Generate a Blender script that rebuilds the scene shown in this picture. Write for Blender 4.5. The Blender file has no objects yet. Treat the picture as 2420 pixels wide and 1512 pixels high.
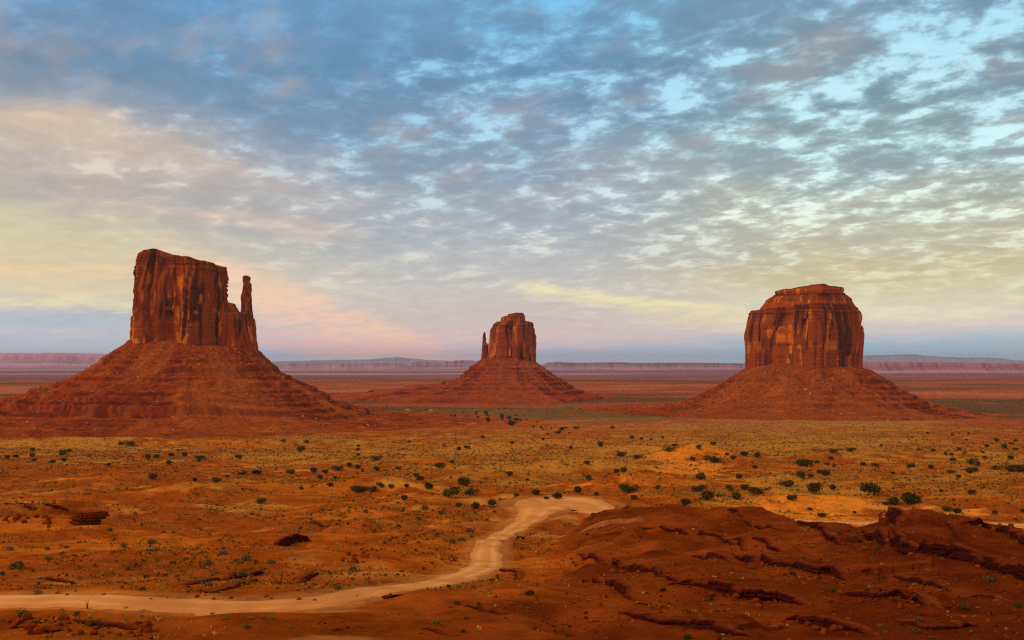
import bpy, math, numpy as np, random
from mathutils import Vector
S = bpy.context.scene
COL = S.collection
random.seed(7)
RNG = np.random.default_rng(11)

# ------------------------------------------------------------------ camera, sky, sun, exposure
VW, HOR = 2419.2, 855.0            # survey frame: width in survey units and height of the true horizon
cd = bpy.data.cameras.new('camera'); cam = bpy.data.objects.new('camera', cd); COL.objects.link(cam)
cam.location = (0, 0, 0); cam.rotation_euler = (math.radians(90), 0, 0)
cd.sensor_width = 36; cd.lens = 36; cd.shift_y = (HOR - 756) / VW
cd.clip_start = 0.5; cd.clip_end = 200000
S.camera = cam
S.view_settings.view_transform = 'Standard'; S.view_settings.look = 'None'
S.view_settings.exposure = 0.0; S.view_settings.gamma = 1
S.cycles.use_denoising = False; S.cycles.pixel_filter_type = 'BLACKMAN_HARRIS'; S.cycles.filter_width = 1.25
S.cycles.max_bounces = 5; S.cycles.diffuse_bounces = 2; S.cycles.volume_bounces = 1
S.cycles.glossy_bounces = 1; S.cycles.transmission_bounces = 1; S.cycles.transparent_max_bounces = 6

SUN_EL, SUN_AZ = math.radians(40), math.radians(66)     # soft light through the cloud, from behind the camera and its left
sd = Vector((-math.sin(SUN_AZ) * math.cos(SUN_EL), -math.cos(SUN_AZ) * math.cos(SUN_EL), math.sin(SUN_EL)))
ld = bpy.data.lights.new('sun', 'SUN'); sun = bpy.data.objects.new('sun', ld); COL.objects.link(sun)
ld.energy = 1.5; ld.angle = math.radians(26); ld.color = (1.0, 0.70, 0.40)
sun.rotation_euler = sd.to_track_quat('Z', 'Y').to_euler()

def lin(r, g, b):
    f = lambda c: (c / 255 / 12.92) if c / 255 <= .04045 else ((c / 255 + .055) / 1.055) ** 2.4
    return (f(r), f(g), f(b), 1.0)

class NT:
    """short-hand for wiring shader nodes"""
    def __init__(s, tree): s.t = tree; s.n = tree.nodes; s.l = tree.links; s.n.clear()
    def put(s, sock, v):
        if isinstance(v, bpy.types.NodeSocket): s.l.new(v, sock)
        else: sock.default_value = v
    def math(s, op, a, b=None, c=None, clamp=False):
        n = s.n.new('ShaderNodeMath'); n.operation = op; n.use_clamp = clamp
        for i, v in enumerate((a, b, c)):
            if v is not None: s.put(n.inputs[i], v)
        return n.outputs[0]
    def ss(s, v, lo, hi, a=0.0, b=1.0):
        n = s.n.new('ShaderNodeMapRange'); n.interpolation_type = 'SMOOTHSTEP'
        for k, x in (('Value', v), ('From Min', lo), ('From Max', hi), ('To Min', a), ('To Max', b)): s.put(n.inputs[k], x)
        return n.outputs[0]
    def mix(s, f, a, b, mode='MIX'):
        n = s.n.new('ShaderNodeMix'); n.data_type = 'RGBA'; n.blend_type = mode
        s.put(n.inputs[0], f); s.put(n.inputs[6], a); s.put(n.inputs[7], b); return n.outputs[2]
    def ramp(s, v, stops):
        n = s.n.new('ShaderNodeValToRGB'); e = n.color_ramp.elements
        while len(e) < len(stops): e.new(0.5)
        for k, (p, c) in enumerate(stops): e[k].position = p; e[k].color = lin(*c) if max(c) > 1.5 else (*c, 1)
        s.put(n.inputs[0], v); return n.outputs[0]
    def xyz(s, x, y, z):
        n = s.n.new('ShaderNodeCombineXYZ')
        for i, v in enumerate((x, y, z)): s.put(n.inputs[i], v)
        return n.outputs[0]
    def noise(s, vec, scale, detail=4.0, rough=.5, dist=0.0):
        n = s.n.new('ShaderNodeTexNoise'); s.put(n.inputs['Vector'], vec)
        n.inputs['Scale'].default_value = scale; n.inputs['Detail'].default_value = detail
        n.inputs['Roughness'].default_value = rough; n.inputs['Distortion'].default_value = dist
        return n.outputs[0]

w = bpy.data.worlds.new('World'); S.world = w; w.use_nodes = True
def build_sky():
    N = NT(w.node_tree)
    tc = N.n.new('ShaderNodeTexCoord'); sp = N.n.new('ShaderNodeSeparateXYZ'); N.l.new(tc.outputs['Generated'], sp.inputs[0])
    x, y, z = sp.outputs
    hz = N.math('SQRT', N.math('ADD', N.math('MULTIPLY', x, x), N.math('ADD', N.math('MULTIPLY', y, y), 1e-5)))
    el = N.math('DIVIDE', z, hz)                      # tangent of the elevation
    az = N.math('DIVIDE', x, hz)                      # sine of the azimuth from the east
    # cloud deck: a flat layer overhead
    zz = N.math('ADD', N.math('MAXIMUM', z, 0.0), 0.15)
    px, py = N.math('DIVIDE', x, zz), N.math('DIVIDE', y, zz)
    ang = math.radians(-52)
    u = N.math('ADD', N.math('MULTIPLY', px, math.cos(ang)), N.math('MULTIPLY', py, math.sin(ang)))
    v = N.math('SUBTRACT', N.math('MULTIPLY', py, math.cos(ang)), N.math('MULTIPLY', px, math.sin(ang)))
    q = N.xyz(N.math('MULTIPLY', u, 0.6), v, 3.7)
    n_big = N.noise(q, 1.9, 3, .5)
    n_mid = N.noise(N.xyz(N.math('MULTIPLY', u, 0.82), v, 9.1), 8.2, 9, .58, .32)
    n_b = N.noise(N.xyz(px, N.math('MULTIPLY', py, .8), 4.4), 12.0, 8, .58, .12)
    n_mid = N.math('ADD', N.math('MULTIPLY', n_mid, .6), N.math('MULTIPLY', n_b, .4))
    n_fin = N.noise(N.xyz(px, py, 1.3), 24.0, 6, .6, .3)
    wob = N.math('SUBTRACT', N.noise(N.xyz(px, py, 5.5), 1.1, 4, .55), 0.5)
    wob2 = N.math('SUBTRACT', N.noise(N.xyz(N.math('MULTIPLY', px, .7), py, 8.5), 3.4, 6, .6), 0.5)
    # elevation as met by the colours, bent by the deck's own waves and by the slope of its bands
    p = N.math('DIVIDE', el, 0.353)
    hi = N.ss(p, 0.08, 0.5)
    pw = N.math('ADD', p, N.math('MULTIPLY', wob, N.math('MULTIPLY_ADD', hi, 0.20, 0.07)))
    pw = N.math('ADD', pw, N.math('MULTIPLY', wob2, N.math('MULTIPLY_ADD', hi, 0.14, 0.045)))
    pl = N.math('ADD', pw, N.math('MULTIPLY', N.math('ADD', az, 0.44), N.math('MULTIPLY', hi, .46)))
    CL = N.ramp(pl, [(0, (194,206,222)), (.05, (190,200,216)), (.11, (182,192,202)), (.19, (226,210,176)), (.25, (224,204,166)), (.34, (208,199,168)),
                     (.43, (180,174,168)), (.52, (190,178,168)), (.60, (212,190,168)), (.68, (150,160,172)), (.80, (114,142,168)), (1, (98,146,188))])
    CC = N.ramp(pw, [(0, (172,198,220)), (.03, (176,190,216)), (.065, (224,198,196)), (.12, (208,193,188)), (.2, (202,198,192)), (.32, (176,182,188)),
                     (.5, (156,170,184)), (.65, (126,154,180)), (.8, (102,146,182)), (1, (110,156,192))])
    CR = N.ramp(pw, [(0, (150,198,222)), (.04, (158,194,214)), (.09, (216,206,203)), (.15, (220,214,186)), (.24, (206,192,152)), (.33, (188,186,164)),
                     (.5, (154,174,174)), (.7, (128,157,172)), (.85, (122,154,172)), (1, (118,156,182))])
    GL = N.ramp(pl, [(0, (160,186,212)), (.15, (246,232,186)), (.3, (232,214,166)), (.5, (232,218,194)), (.62, (232,212,188)), (.74, (136,172,208)), (1, (100,168,218))])
    GC = N.ramp(pw, [(0, (150,180,212)), (.1, (236,212,200)), (.22, (240,234,206)), (.4, (214,222,222)), (.6, (170,212,230)), (1, (112,182,224))])
    GR = N.ramp(pw, [(0, (140,186,212)), (.15, (248,242,202)), (.35, (232,244,224)), (.55, (200,236,240)), (.8, (176,222,236)), (1, (158,214,234))])
    wl = N.ss(az, -0.42, -0.05); wr = N.ss(az, 0.02, 0.30)
    C = N.mix(wr, N.mix(wl, CL, CC), CR)
    G = N.mix(wr, N.mix(wl, GL, GC), GR)
    # how broken the deck is: thick to the left and low, ragged to the right
    cov = N.math('ADD', N.math('MULTIPLY', N.ss(az, -0.5, 0.30), 0.045), N.math('MULTIPLY', N.math('SUBTRACT', n_big, .5), 0.17))
    cov = N.math('ADD', cov, N.math('MULTIPLY', N.ss(p, 0.10, 0.55), 0.015))
    nn = N.math('ADD', N.math('MULTIPLY', n_mid, 0.86), N.math('MULTIPLY', n_fin, 0.14))
    d = N.math('SUBTRACT', N.math('ADD', 0.415, cov), nn)
    calm = N.math('MAXIMUM', N.ss(p, 0.05, 0.55), N.math('MULTIPLY', N.ss(az, .02, .2), N.ss(p, .14, .46)))
    calm = N.math('MULTIPLY', calm, N.ss(az, -0.45, 0.1, .45, 1.0))
    gap = N.math('MULTIPLY', N.ss(d, -0.015, 0.06), N.math('MULTIPLY_ADD', calm, .9, .1))
    edge = N.math('MULTIPLY', N.ss(d, -0.08, 0.02), calm)
    tint = N.math('MULTIPLY', N.ss(N.noise(N.xyz(N.math('MULTIPLY', u, .6), v, 21.0), 4.2, 5, .55), .50, .68), N.ss(p, .30, .50))
    C = N.mix(N.math('MULTIPLY', tint, .26), C, lin(204, 182, 170))
    sky_c = N.mix(N.math('MULTIPLY', edge, 0.35), C, G)
    sky_c = N.mix(gap, sky_c, G)
    # soft light and dark swells inside the deck
    sw = N.math('ADD', 1.0, N.math('MULTIPLY', N.ss(n_mid, 0.38, 0.66, .12, -.12), N.math('MULTIPLY_ADD', calm, .75, .25)))
    sky_c = N.mix(1.0, sky_c, N.xyz(sw, sw, sw), 'MULTIPLY')
    # long light streaks low over the horizon
    def cream(a0, e0, k, lo, hi, a1, a2, a3, a4, col, amt):
        nonlocal sky_c
        line = N.math('MULTIPLY_ADD', N.math('SUBTRACT', az, a0), k, e0); dl = N.math('ADD', N.math('SUBTRACT', line, el), N.math('MULTIPLY', wob2, .034))
        f = N.math('MULTIPLY', N.math('MULTIPLY', N.ss(dl, -lo, lo), N.ss(dl, hi, hi * .3)), N.math('MULTIPLY', N.ss(az, a1, a2), N.ss(az, a4, a3)))
        sky_c = N.mix(N.math('MULTIPLY', N.math('MULTIPLY', f, N.ss(n_mid, .62, .40, .45, 1.0)), amt), sky_c, lin(*col))
    cream(-.066, .016, -.40, .010, .075, -.36, -.26, -.09, -.03, (250,208,180), .95)
    cream(-.20, .022, -.06, .008, .020, -.30, -.2, -.05, .02, (246,186,180), .85)
    cream(.0, .078, -.115, .004, .016, -.02, .04, .16, .26, (250,236,180), .8)
    cream(.0, .070, -.09, .004, .030, .08, .14, .22, .30, (244,226,178), .7)
    cream(-.40, .056, .02, .003, .010, -.5, -.45, -.33, -.2, (244,230,180), .8)
    cream(-.42, .085, .03, .004, .016, -.52, -.46, -.36, -.26, (246,212,160), .6)
    cream(-.42, .030, .03, .003, .008, -.5, -.45, -.36, -.22, (214,206,200), .6)
    cream(-.30, .145, -.12, .006, .020, -.42, -.34, -.20, -.10, (236,204,180), .5)
    cream(.40, .050, -.03, .006, .022, .30, .34, .40, .46, (246,232,196), .75)
    thin = N.ss(d, 0.05, 0.17)
    sky_c = N.mix(N.math('MULTIPLY', thin, 0.25), sky_c, (.62, .9, 1.0, 1))
    # the afterglow of the western half of the sky, behind the camera
    over = N.ss(el, 0.42, 1.1); sky_c = N.mix(over, sky_c, (.44, .29, .20, 1))
    back = N.ss(y, 0.15, -0.75); low = N.ss(el, 1.1, 0.05)
    glow = N.mix(low, (.40, .27, .19, 1), (.62, .36, .18, 1))
    sky_c = N.mix(back, sky_c, glow)
    st = N.n.new('ShaderNodeTexSky'); st.sky_type = 'NISHITA'; st.sun_disc = False
    st.sun_elevation = SUN_EL; st.sun_rotation = math.atan2(sd.x, sd.y)
    bg1 = N.n.new('ShaderNodeBackground'); N.l.new(st.outputs[0], bg1.inputs[0]); bg1.inputs[1].default_value = 0.05
    bg2 = N.n.new('ShaderNodeBackground'); N.l.new(sky_c, bg2.inputs[0]); bg2.inputs[1].default_value = 1.08
    mx = N.n.new('ShaderNodeMixShader'); mx.inputs[0].default_value = 0.93
    N.l.new(bg1.outputs[0], mx.inputs[1]); N.l.new(bg2.outputs[0], mx.inputs[2])
    o = N.n.new('ShaderNodeOutputWorld'); N.l.new(mx.outputs[0], o.inputs[0])
build_sky()

# ------------------------------------------------------------------ helpers
def hsh(ix, iy, seed):
    h = (ix.astype(np.int64) * 374761393 + iy.astype(np.int64) * 668265263 + seed * 974634533) & 0xFFFFFFFF
    h = ((h ^ (h >> 13)) * 1274126177) & 0xFFFFFFFF
    h = ((h ^ (h >> 16)) * 2246822519) & 0xFFFFFFFF
    return ((h ^ (h >> 15)) & 0xFFFFFF) / float(0xFFFFFF)
def vn(x, y, seed=0):
    x = np.asarray(x, float); y = np.asarray(y, float)
    ix, iy = np.floor(x), np.floor(y); fx, fy = x - ix, y - iy
    ux, uy = fx * fx * fx * (fx * (fx * 6 - 15) + 10), fy * fy * fy * (fy * (fy * 6 - 15) + 10)
    a, b, c, d = hsh(ix, iy, seed), hsh(ix + 1, iy, seed), hsh(ix, iy + 1, seed), hsh(ix + 1, iy + 1, seed)
    return (a + (b - a) * ux + (c - a) * uy + (a - b - c + d) * ux * uy) * 2 - 1
def fbm(x, y, o=4, seed=0, g=.5):
    s = 0; a = 1; t = 0; c, sn = .8, .6
    for k in range(o):
        s = s + a * vn(x, y, seed + k * 17); t += a; a *= g
        x, y = (x * c - y * sn) * 2.03 + 13.7, (x * sn + y * c) * 2.03 + 5.1
    return s / t
def ridged(x, y, o=3, seed=0):
    s = 0; a = 1; t = 0
    for k in range(o):
        s = s + a * (1 - np.abs(vn(x, y, seed + k * 31)) * 2); t += a; a *= .5; x, y = x * 2.1 + 3.3, y * 2.1 + 7.7
    return s / t
def sst(v, a, b):
    t = np.clip((np.asarray(v, float) - a) / (b - a), 0, 1); return t * t * (3 - 2 * t)
def lerp(a, b, t): return a + (b - a) * t
def pchip(xs, ys):
    xs, ys = np.array(xs, float), np.array(ys, float); d = np.diff(ys) / np.diff(xs)
    m = np.zeros(len(xs)); m[0], m[-1] = d[0], d[-1]
    for i in range(1, len(xs) - 1):
        m[i] = 0 if d[i-1] * d[i] <= 0 else 2 * d[i-1] * d[i] / (d[i-1] + d[i])
    def f(x):
        x = np.clip(x, xs[0], xs[-1]); i = np.clip(np.searchsorted(xs, x) - 1, 0, len(xs) - 2)
        h = xs[i+1] - xs[i]; t = (x - xs[i]) / h
        return (2*t**3-3*t**2+1)*ys[i] + (t**3-2*t**2+t)*h*m[i] + (-2*t**3+3*t**2)*ys[i+1] + (t**3-t**2)*h*m[i+1]
    return f
def tx(vx): return (np.asarray(vx, float) - 1209.6) / VW
def tz(vy): return (HOR - np.asarray(vy, float)) / VW

def link(name, me, parent=None, mat=None):
    o = bpy.data.objects.new(name, me); COL.objects.link(o)
    if parent is not None: o.parent = parent
    if mat is not None and me is not None: me.materials.append(mat)
    return o
def empty(name, loc=(0, 0, 0)):
    o = bpy.data.objects.new(name, None); COL.objects.link(o); o.location = loc; o.empty_display_size = 1; return o
def tag(o, label=None, cat=None, group=None, kind=None):
    if label: o['label'] = label
    if cat: o['category'] = cat
    if group: o['group'] = group
    if kind: o['kind'] = kind
    return o
def mesh(name, V, F, col=None, smooth=True):
    """V (n,3); F (m,k) index array or list of such arrays; col (n,3) linear albedo kept as the attribute 'Col'"""
    Fs = F if isinstance(F, list) else [F]
    me = bpy.data.meshes.new(name); V = np.ascontiguousarray(V, np.float32)
    me.vertices.add(len(V)); me.vertices.foreach_set('co', V.ravel())
    loops = np.concatenate([f.ravel() for f in Fs]).astype(np.int32)
    tot = np.concatenate([np.full(len(f), f.shape[1]) for f in Fs]).astype(np.int32)
    st = np.concatenate([[0], np.cumsum(tot)[:-1]]).astype(np.int32)
    me.loops.add(len(loops)); me.loops.foreach_set('vertex_index', loops)
    me.polygons.add(len(tot)); me.polygons.foreach_set('loop_start', st)
    try: me.polygons.foreach_set('loop_total', tot)
    except Exception: pass
    me.update(calc_edges=True); me.validate()
    me.polygons.foreach_set('use_smooth', np.full(len(me.polygons), smooth))
    if col is not None:
        a = me.color_attributes.new('Col', 'FLOAT_COLOR', 'POINT')
        c = np.ones((len(V), 4), np.float32); c[:, :3] = col; a.data.foreach_set('color', c.ravel())
    return me
def gridf(r, c, wrap=False):
    i = np.arange(r - 1)[:, None]; j = np.arange(c if wrap else c - 1)[None, :]; j2 = (j + 1) % c
    return np.stack([i * c + j, i * c + j2, (i + 1) * c + j2, (i + 1) * c + j], -1).reshape(-1, 4)

def ground_mat(name, scale, amt=.35, bump=.6, bdist=1.0, rough=.95, streak=None):
    m = bpy.data.materials.new(name); m.use_nodes = True; N = NT(m.node_tree)
    at = N.n.new('ShaderNodeAttribute'); at.attribute_name = 'Col'
    ge = N.n.new('ShaderNodeNewGeometry'); pos = ge.outputs['Position']
    if streak:
        mp = N.n.new('ShaderNodeMapping'); mp.inputs['Scale'].default_value = streak; N.l.new(pos, mp.inputs[0]); pos2 = mp.outputs[0]
    else: pos2 = pos
    n1 = N.noise(pos2, scale, 6, .65); n2 = N.noise(pos, scale * 5.3, 4, .6)
    f = N.math('ADD', N.math('MULTIPLY', N.math('SUBTRACT', n1, .5), amt * 2), N.math('MULTIPLY', N.math('SUBTRACT', n2, .5), amt * 1.4))
    f = N.math('ADD', f, 1.0)
    c = N.mix(1.0, at.outputs['Color'], N.xyz(f, f, f), 'MULTIPLY')
    bs = N.n.new('ShaderNodeBsdfPrincipled'); N.l.new(c, bs.inputs['Base Color']); bs.inputs['Roughness'].default_value = rough
    bs.inputs['Specular IOR Level'].default_value = 0.0
    b = N.n.new('ShaderNodeBump'); b.inputs['Strength'].default_value = bump; b.inputs['Distance'].default_value = bdist
    N.l.new(N.math('ADD', n1, N.math('MULTIPLY', n2, .5)), b.inputs['Height']); N.l.new(b.outputs[0], bs.inputs['Normal'])
    o = N.n.new('ShaderNodeOutputMaterial'); N.l.new(bs.outputs[0], o.inputs[0]); return m
def plain_mat(name, col, scale=3.0, amt=.3, rough=.9, obj_var=.25):
    m = bpy.data.materials.new(name); m.use_nodes = True; N = NT(m.node_tree)
    ge = N.n.new('ShaderNodeNewGeometry'); oi = N.n.new('ShaderNodeObjectInfo')
    n1 = N.noise(ge.outputs['Position'], scale, 3, .6)
    f = N.math('MULTIPLY_ADD', N.math('SUBTRACT', n1, .5), amt * 2, 1.0)
    f = N.math('MULTIPLY', f, N.math('MULTIPLY_ADD', N.math('SUBTRACT', oi.outputs['Random'], .5), obj_var * 2, 1.0))
    c = N.mix(1.0, (*col, 1), N.xyz(f, f, f), 'MULTIPLY')
    bs = N.n.new('ShaderNodeBsdfPrincipled'); N.l.new(c, bs.inputs['Base Color']); bs.inputs['Roughness'].default_value = rough
    bs.inputs['Specular IOR Level'].default_value = 0.0
    o = N.n.new('ShaderNodeOutputMaterial'); N.l.new(bs.outputs[0], o.inputs[0]); return m
M_ground = ground_mat('desert_soil', .7, .40, .7, .5)
M_road = ground_mat('packed_sand', .35, .16, .35, .15)
M_rock = ground_mat('butte_sandstone', .16, .26, .8, 2.0, streak=(1, 1, .16))
M_talus = ground_mat('butte_talus', .13, .30, .9, 2.0)
M_far = ground_mat('mesa_rock', .004, .22, .5, 20.0)
M_ledge = ground_mat('ledge_rock', 1.3, .38, .9, .25)

# ------------------------------------------------------------------ terrain height
base = pchip([-2000, 0, 10, 20, 40, 60, 82, 97, 106, 120, 160, 215, 280, 380, 500, 750, 1300, 1765, 2665, 4100, 6500, 10000, 50000],
             [2.0, 2.0, 4, 8, 14.5, 18.6, 22.3, 23.7, 24.3, 26.3, 32.7, 39.5, 45.7, 52.6, 61, 76, 99.4, 102.5, 108.3, 110, 111.6, 112, 112])
_Yt = np.geomspace(60, 40000, 6000); _vt = HOR + base(_Yt) / _Yt * VW
def Ybase(vy): return np.interp(-np.asarray(vy, float), -_vt, _Yt)
# foreground ridge on the right: crest distance and height by bearing
rk = np.array([(1180, 150, 1395), (1300, 215, 1318), (1400, 285, 1216), (1480, 275, 1205), (1560, 262, 1203), (1640, 245, 1213), (1720, 232, 1206), (1800, 222, 1214),
               (1880, 208, 1230), (1950, 200, 1243), (2030, 197, 1246), (2080, 195, 1238), (2100, 194, 1226), (2200, 188, 1229), (2280, 182, 1250), (2350, 178, 1260), (2419, 172, 1272), (2700, 160, 1300), (3600, 150, 1330)], float)
rk_t = tx(rk[:, 0]); rk_z = tz(rk[:, 2]) * rk[:, 1]
mounds = [(230, 1440, .9, 9, 4), (905, 1412, 1.2, 6, 4), (1165, 1352, 1.6, 5, 5), (1205, 1275, 1.2, 6, 7), (40, 1448, .8, 7, 4), (560, 1470, .8, 9, 4),
          (1180, 1066, 9, 70, 34), (1330, 1060, 10, 75, 34), (1500, 1068, 7, 46, 30), (1640, 1084, 11, 40, 36), (1760, 1100, 5, 40, 26), (90, 1054, 8, 120, 34), (330, 1052, 6, 90, 30), (600, 1054, 6, 70, 30), (800, 1056, 8, 80, 34), (1000, 1095, 5, 50, 24), (1260, 1110, 5, 46, 24), (1430, 1110, 4, 34, 22), (150, 1212, 3.2, 9, 6),
          (1850, 1140, 4, 36, 22), (2050, 1085, 6, 80, 34), (1900, 1060, 5, 80, 34), (2250, 1080, 5, 80, 34), (480, 1175, 3.5, 26, 18), (560, 1160, 3, 20, 18), (330, 1195, 2.5, 18, 14), (1120, 1135, 5, 34, 20), (2300, 1115, 5, 50, 26), (400, 1135, 4, 40, 20), (880, 1160, 4, 30, 18), (1480, 1150, 4, 30, 18),
          (690, 1330, 2.4, 22, 16), (330, 1345, 2.0, 20, 10), (220, 1210, 2.5, 14, 10), (820, 1250, 2.0, 14, 12), (1900, 1185, 3.2, 34, 22)]
mounds = [(tx(a) * Ybase(b), Ybase(b), h, rx, ry) for a, b, h, rx, ry in mounds]
def H0(x, y):
    x = np.asarray(x, float); y = np.asarray(y, float); ys = np.maximum(y, 1.0)
    z = -base(y); t = x / ys
    cy = np.interp(t, rk_t, rk[:, 1]); cz = np.interp(t, rk_t, rk_z)
    cy = cy + 6 * vn(t * 22, t * 0 + 3.3, 5)
    dz = np.maximum(cz + base(cy), 0) * sst(t, rk_t[0], rk_t[2] + .02)
    up = np.clip((y - 84) / (cy - 84), 0, 1); up = up ** 1.15
    dn = 1 - sst(y, cy, cy + 34)
    z = z + dz * np.where(y < cy, up, dn)
    rk_m = sst(t, rk_t[0] + .01, rk_t[2]) * (1 - sst(y, cy + 8, cy + 40))
    wv = z - .085 * x + .035 * y + .9 * fbm(x / 16, y / 16, 3, 210); ph = wv / 1.5; fr = ph - np.floor(ph)
    z = z + rk_m * ((sst(fr, .76, .92) - fr) * 1.6 * sst(fbm(x / 22, y / 22, 2, 214), -.4, .1) - .9 * np.maximum(ridged(x / 19 + .5 * vn(x / 30, y / 30, 216), y / 26, 2, 215), 0))
    for mx, my, h, rx, ry in mounds:
        q = ((x - mx) / rx) ** 2 + ((y - my) / ry) ** 2
        z = z + h * np.exp(-q)
    nf = sst(y, 60, 240)
    mm = sst(y, 115, 200) * (1 - sst(y, 520, 800)) * (1 - rk_m) * sst(fbm(x / 60, y / 75, 3, 220) + .35 * (1 - sst(t, -.16, .02)), -.02, .3)
    wv = z + .05 * x + .9 * fbm(x / 24, y / 24, 3, 221); ph = wv / 1.9; fr = ph - np.floor(ph)
    z = z + mm * ((sst(fr, .70, .90) - fr) * 1.5 - 1.3 * np.maximum(ridged(x / 30 + .5 * vn(x / 50, y / 50, 223), y / 42, 2, 222), 0))
    z = z + 2.2 * np.maximum(fbm(x / 48, y / 60, 3, 225), -.1) * sst(y, 180, 330) * (1 - sst(y, 900, 1200)) * (1 - rk_m)
    z = z + fbm(x / 70, y / 70, 3, 40) * 2.2 * sst(y, 130, 420) * (1 - .5 * sst(y, 900, 1500))
    z = z + fbm(x / 21, y / 21, 3, 44) * lerp(.35, .8, nf)
    z = z + (ridged(x / 34 + .3 * vn(x / 60, y / 60, 3), y / 34, 3, 60)) * lerp(.3, 1.15, nf) * (1 - sst(y, 600, 900))
    z = z + fbm(x / 330, y / 330, 3, 48) * 2.6 * sst(y, 900, 1800)
    return z
def hit(vx, vy, hf=None, y0=66, y1=9000):
    """where the line of sight of survey point (vx, vy) meets the ground"""
    hf = hf or H; t = np.atleast_1d(tx(vx))[:, None]; s = np.atleast_1d(tz(vy))[:, None]
    Ys = np.geomspace(y0, y1, 1300)[None, :]
    Fv = hf(t * Ys, np.broadcast_to(Ys, (len(t), 1300))) - s * Ys
    i = np.argmax(Fv >= 0, 1); i = np.where((Fv >= 0).any(1), np.maximum(i, 1), 1299); r = np.arange(len(t))
    a, b = Fv[r, i-1], Fv[r, i]; k = np.clip(-a / np.where(b - a == 0, 1, b - a), 0, 1)
    Y = Ys[0, i-1] * (1 - k) + Ys[0, i] * k
    return t[:, 0] * Y, Y

def polyline_resample(P, step):
    P = np.asarray(P, float); d = np.r_[0, np.cumsum(np.linalg.norm(np.diff(P, axis=0), axis=1))]
    s = np.linspace(0, d[-1], max(2, int(d[-1] / step) + 1))
    return np.stack([np.interp(s, d, P[:, k]) for k in range(P.shape[1])], 1), s
def chaikin(P, n=2):
    P = np.asarray(P, float)
    for _ in range(n):
        Q = np.empty((2 * len(P) - 2, P.shape[1])); Q[0::2] = .75 * P[:-1] + .25 * P[1:]; Q[1::2] = .25 * P[:-1] + .75 * P[1:]
        P = np.vstack([P[:1], Q, P[-1:]])
    return P
# dirt road: centre line by survey point, half width in metres
road_v = [(-420, 1398, 4.4), (-150, 1413, 4.4), (0, 1424, 4.4), (200, 1433, 4.4), (400, 1440, 4.3), (600, 1438, 4.2), (750, 1424, 4.2), (850, 1407, 4.2), (950, 1386, 4.3), (1050, 1364, 4.4), (1108, 1347, 4.6),
          (1140, 1332, 4.8), (1150, 1312, 4.8), (1148, 1290, 4.8), (1154, 1272, 4.6), (1182, 1255, 4.6), (1232, 1233, 4.6), (1266, 1214, 8), (1296, 1203, 20), (1338, 1200, 24), (1392, 1205, 14), (1500, 1221, 5),
          (1640, 1239, 5), (1800, 1238, 6), (1950, 1236, 8), (2080, 1237, 8), (2200, 1243, 8), (2340, 1249, 9), (2440, 1255, 9), (2700, 1268, 9)]
RV = np.array(road_v); Yr = Ybase(RV[:, 1]); RP = chaikin(np.stack([tx(RV[:, 0]) * Yr, Yr, RV[:, 2]], 1), 3)
RP, RS = polyline_resample(RP, 1.5)
rz = H0(RP[:, 0], RP[:, 1]); kz = np.hanning(25); kz /= kz.sum()
RZ = np.convolve(np.pad(rz, 12, 'edge'), kz, 'valid') - .3
def seg_dist(x, y, P, cols):
    """distance to a polyline, signed (positive on its left), and interpolated columns"""
    best = np.full(x.shape, 1e9); sg = np.zeros(x.shape); out = [np.zeros(x.shape) for _ in cols]
    for i in range(len(P) - 1):
        ax, ay, bx, by = P[i, 0], P[i, 1], P[i+1, 0], P[i+1, 1]; dx, dy = bx - ax, by - ay
        L = dx * dx + dy * dy + 1e-9; t = np.clip(((x - ax) * dx + (y - ay) * dy) / L, 0, 1)
        ex, ey = x - ax - t * dx, y - ay - t * dy; d = np.hypot(ex, ey); m = d < best
        best = np.where(m, d, best); sg = np.where(m, dx * (y - ay) - dy * (x - ax), sg)
        for k, c in enumerate(cols): out[k] = np.where(m, c[i] + (c[i+1] - c[i]) * t, out[k])
    return best, sg, out
RQ = RP[::4]; RQZ = RZ[::4]
def road_field(x, y):
    sh = x.shape; xf, yf = x.ravel(), y.ravel()
    D = np.full(xf.shape, 99.0); Z = np.zeros(xf.shape); W = np.full(xf.shape, 4.0)
    m = (yf > 70) & (yf < 420) & (xf > -110) & (xf < 260)
    if m.any():
        d, _, (z, wd) = seg_dist(xf[m], yf[m], RQ, [RQZ, RQ[:, 2]]); D[m], Z[m], W[m] = d, z, wd
    return D.reshape(sh), Z.reshape(sh), W.reshape(sh)
def H1(x, y, full=False):
    z = H0(x, y); x = np.asarray(x, float); y = np.asarray(y, float)
    D, Z, W = road_field(np.broadcast_to(x, z.shape), np.broadcast_to(y, z.shape))
    k = 1 - sst(D, W * .85, W * 1.0 + 4.5)
    z = lerp(z, Z, k)
    if full: return z, D - W
    return z
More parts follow.
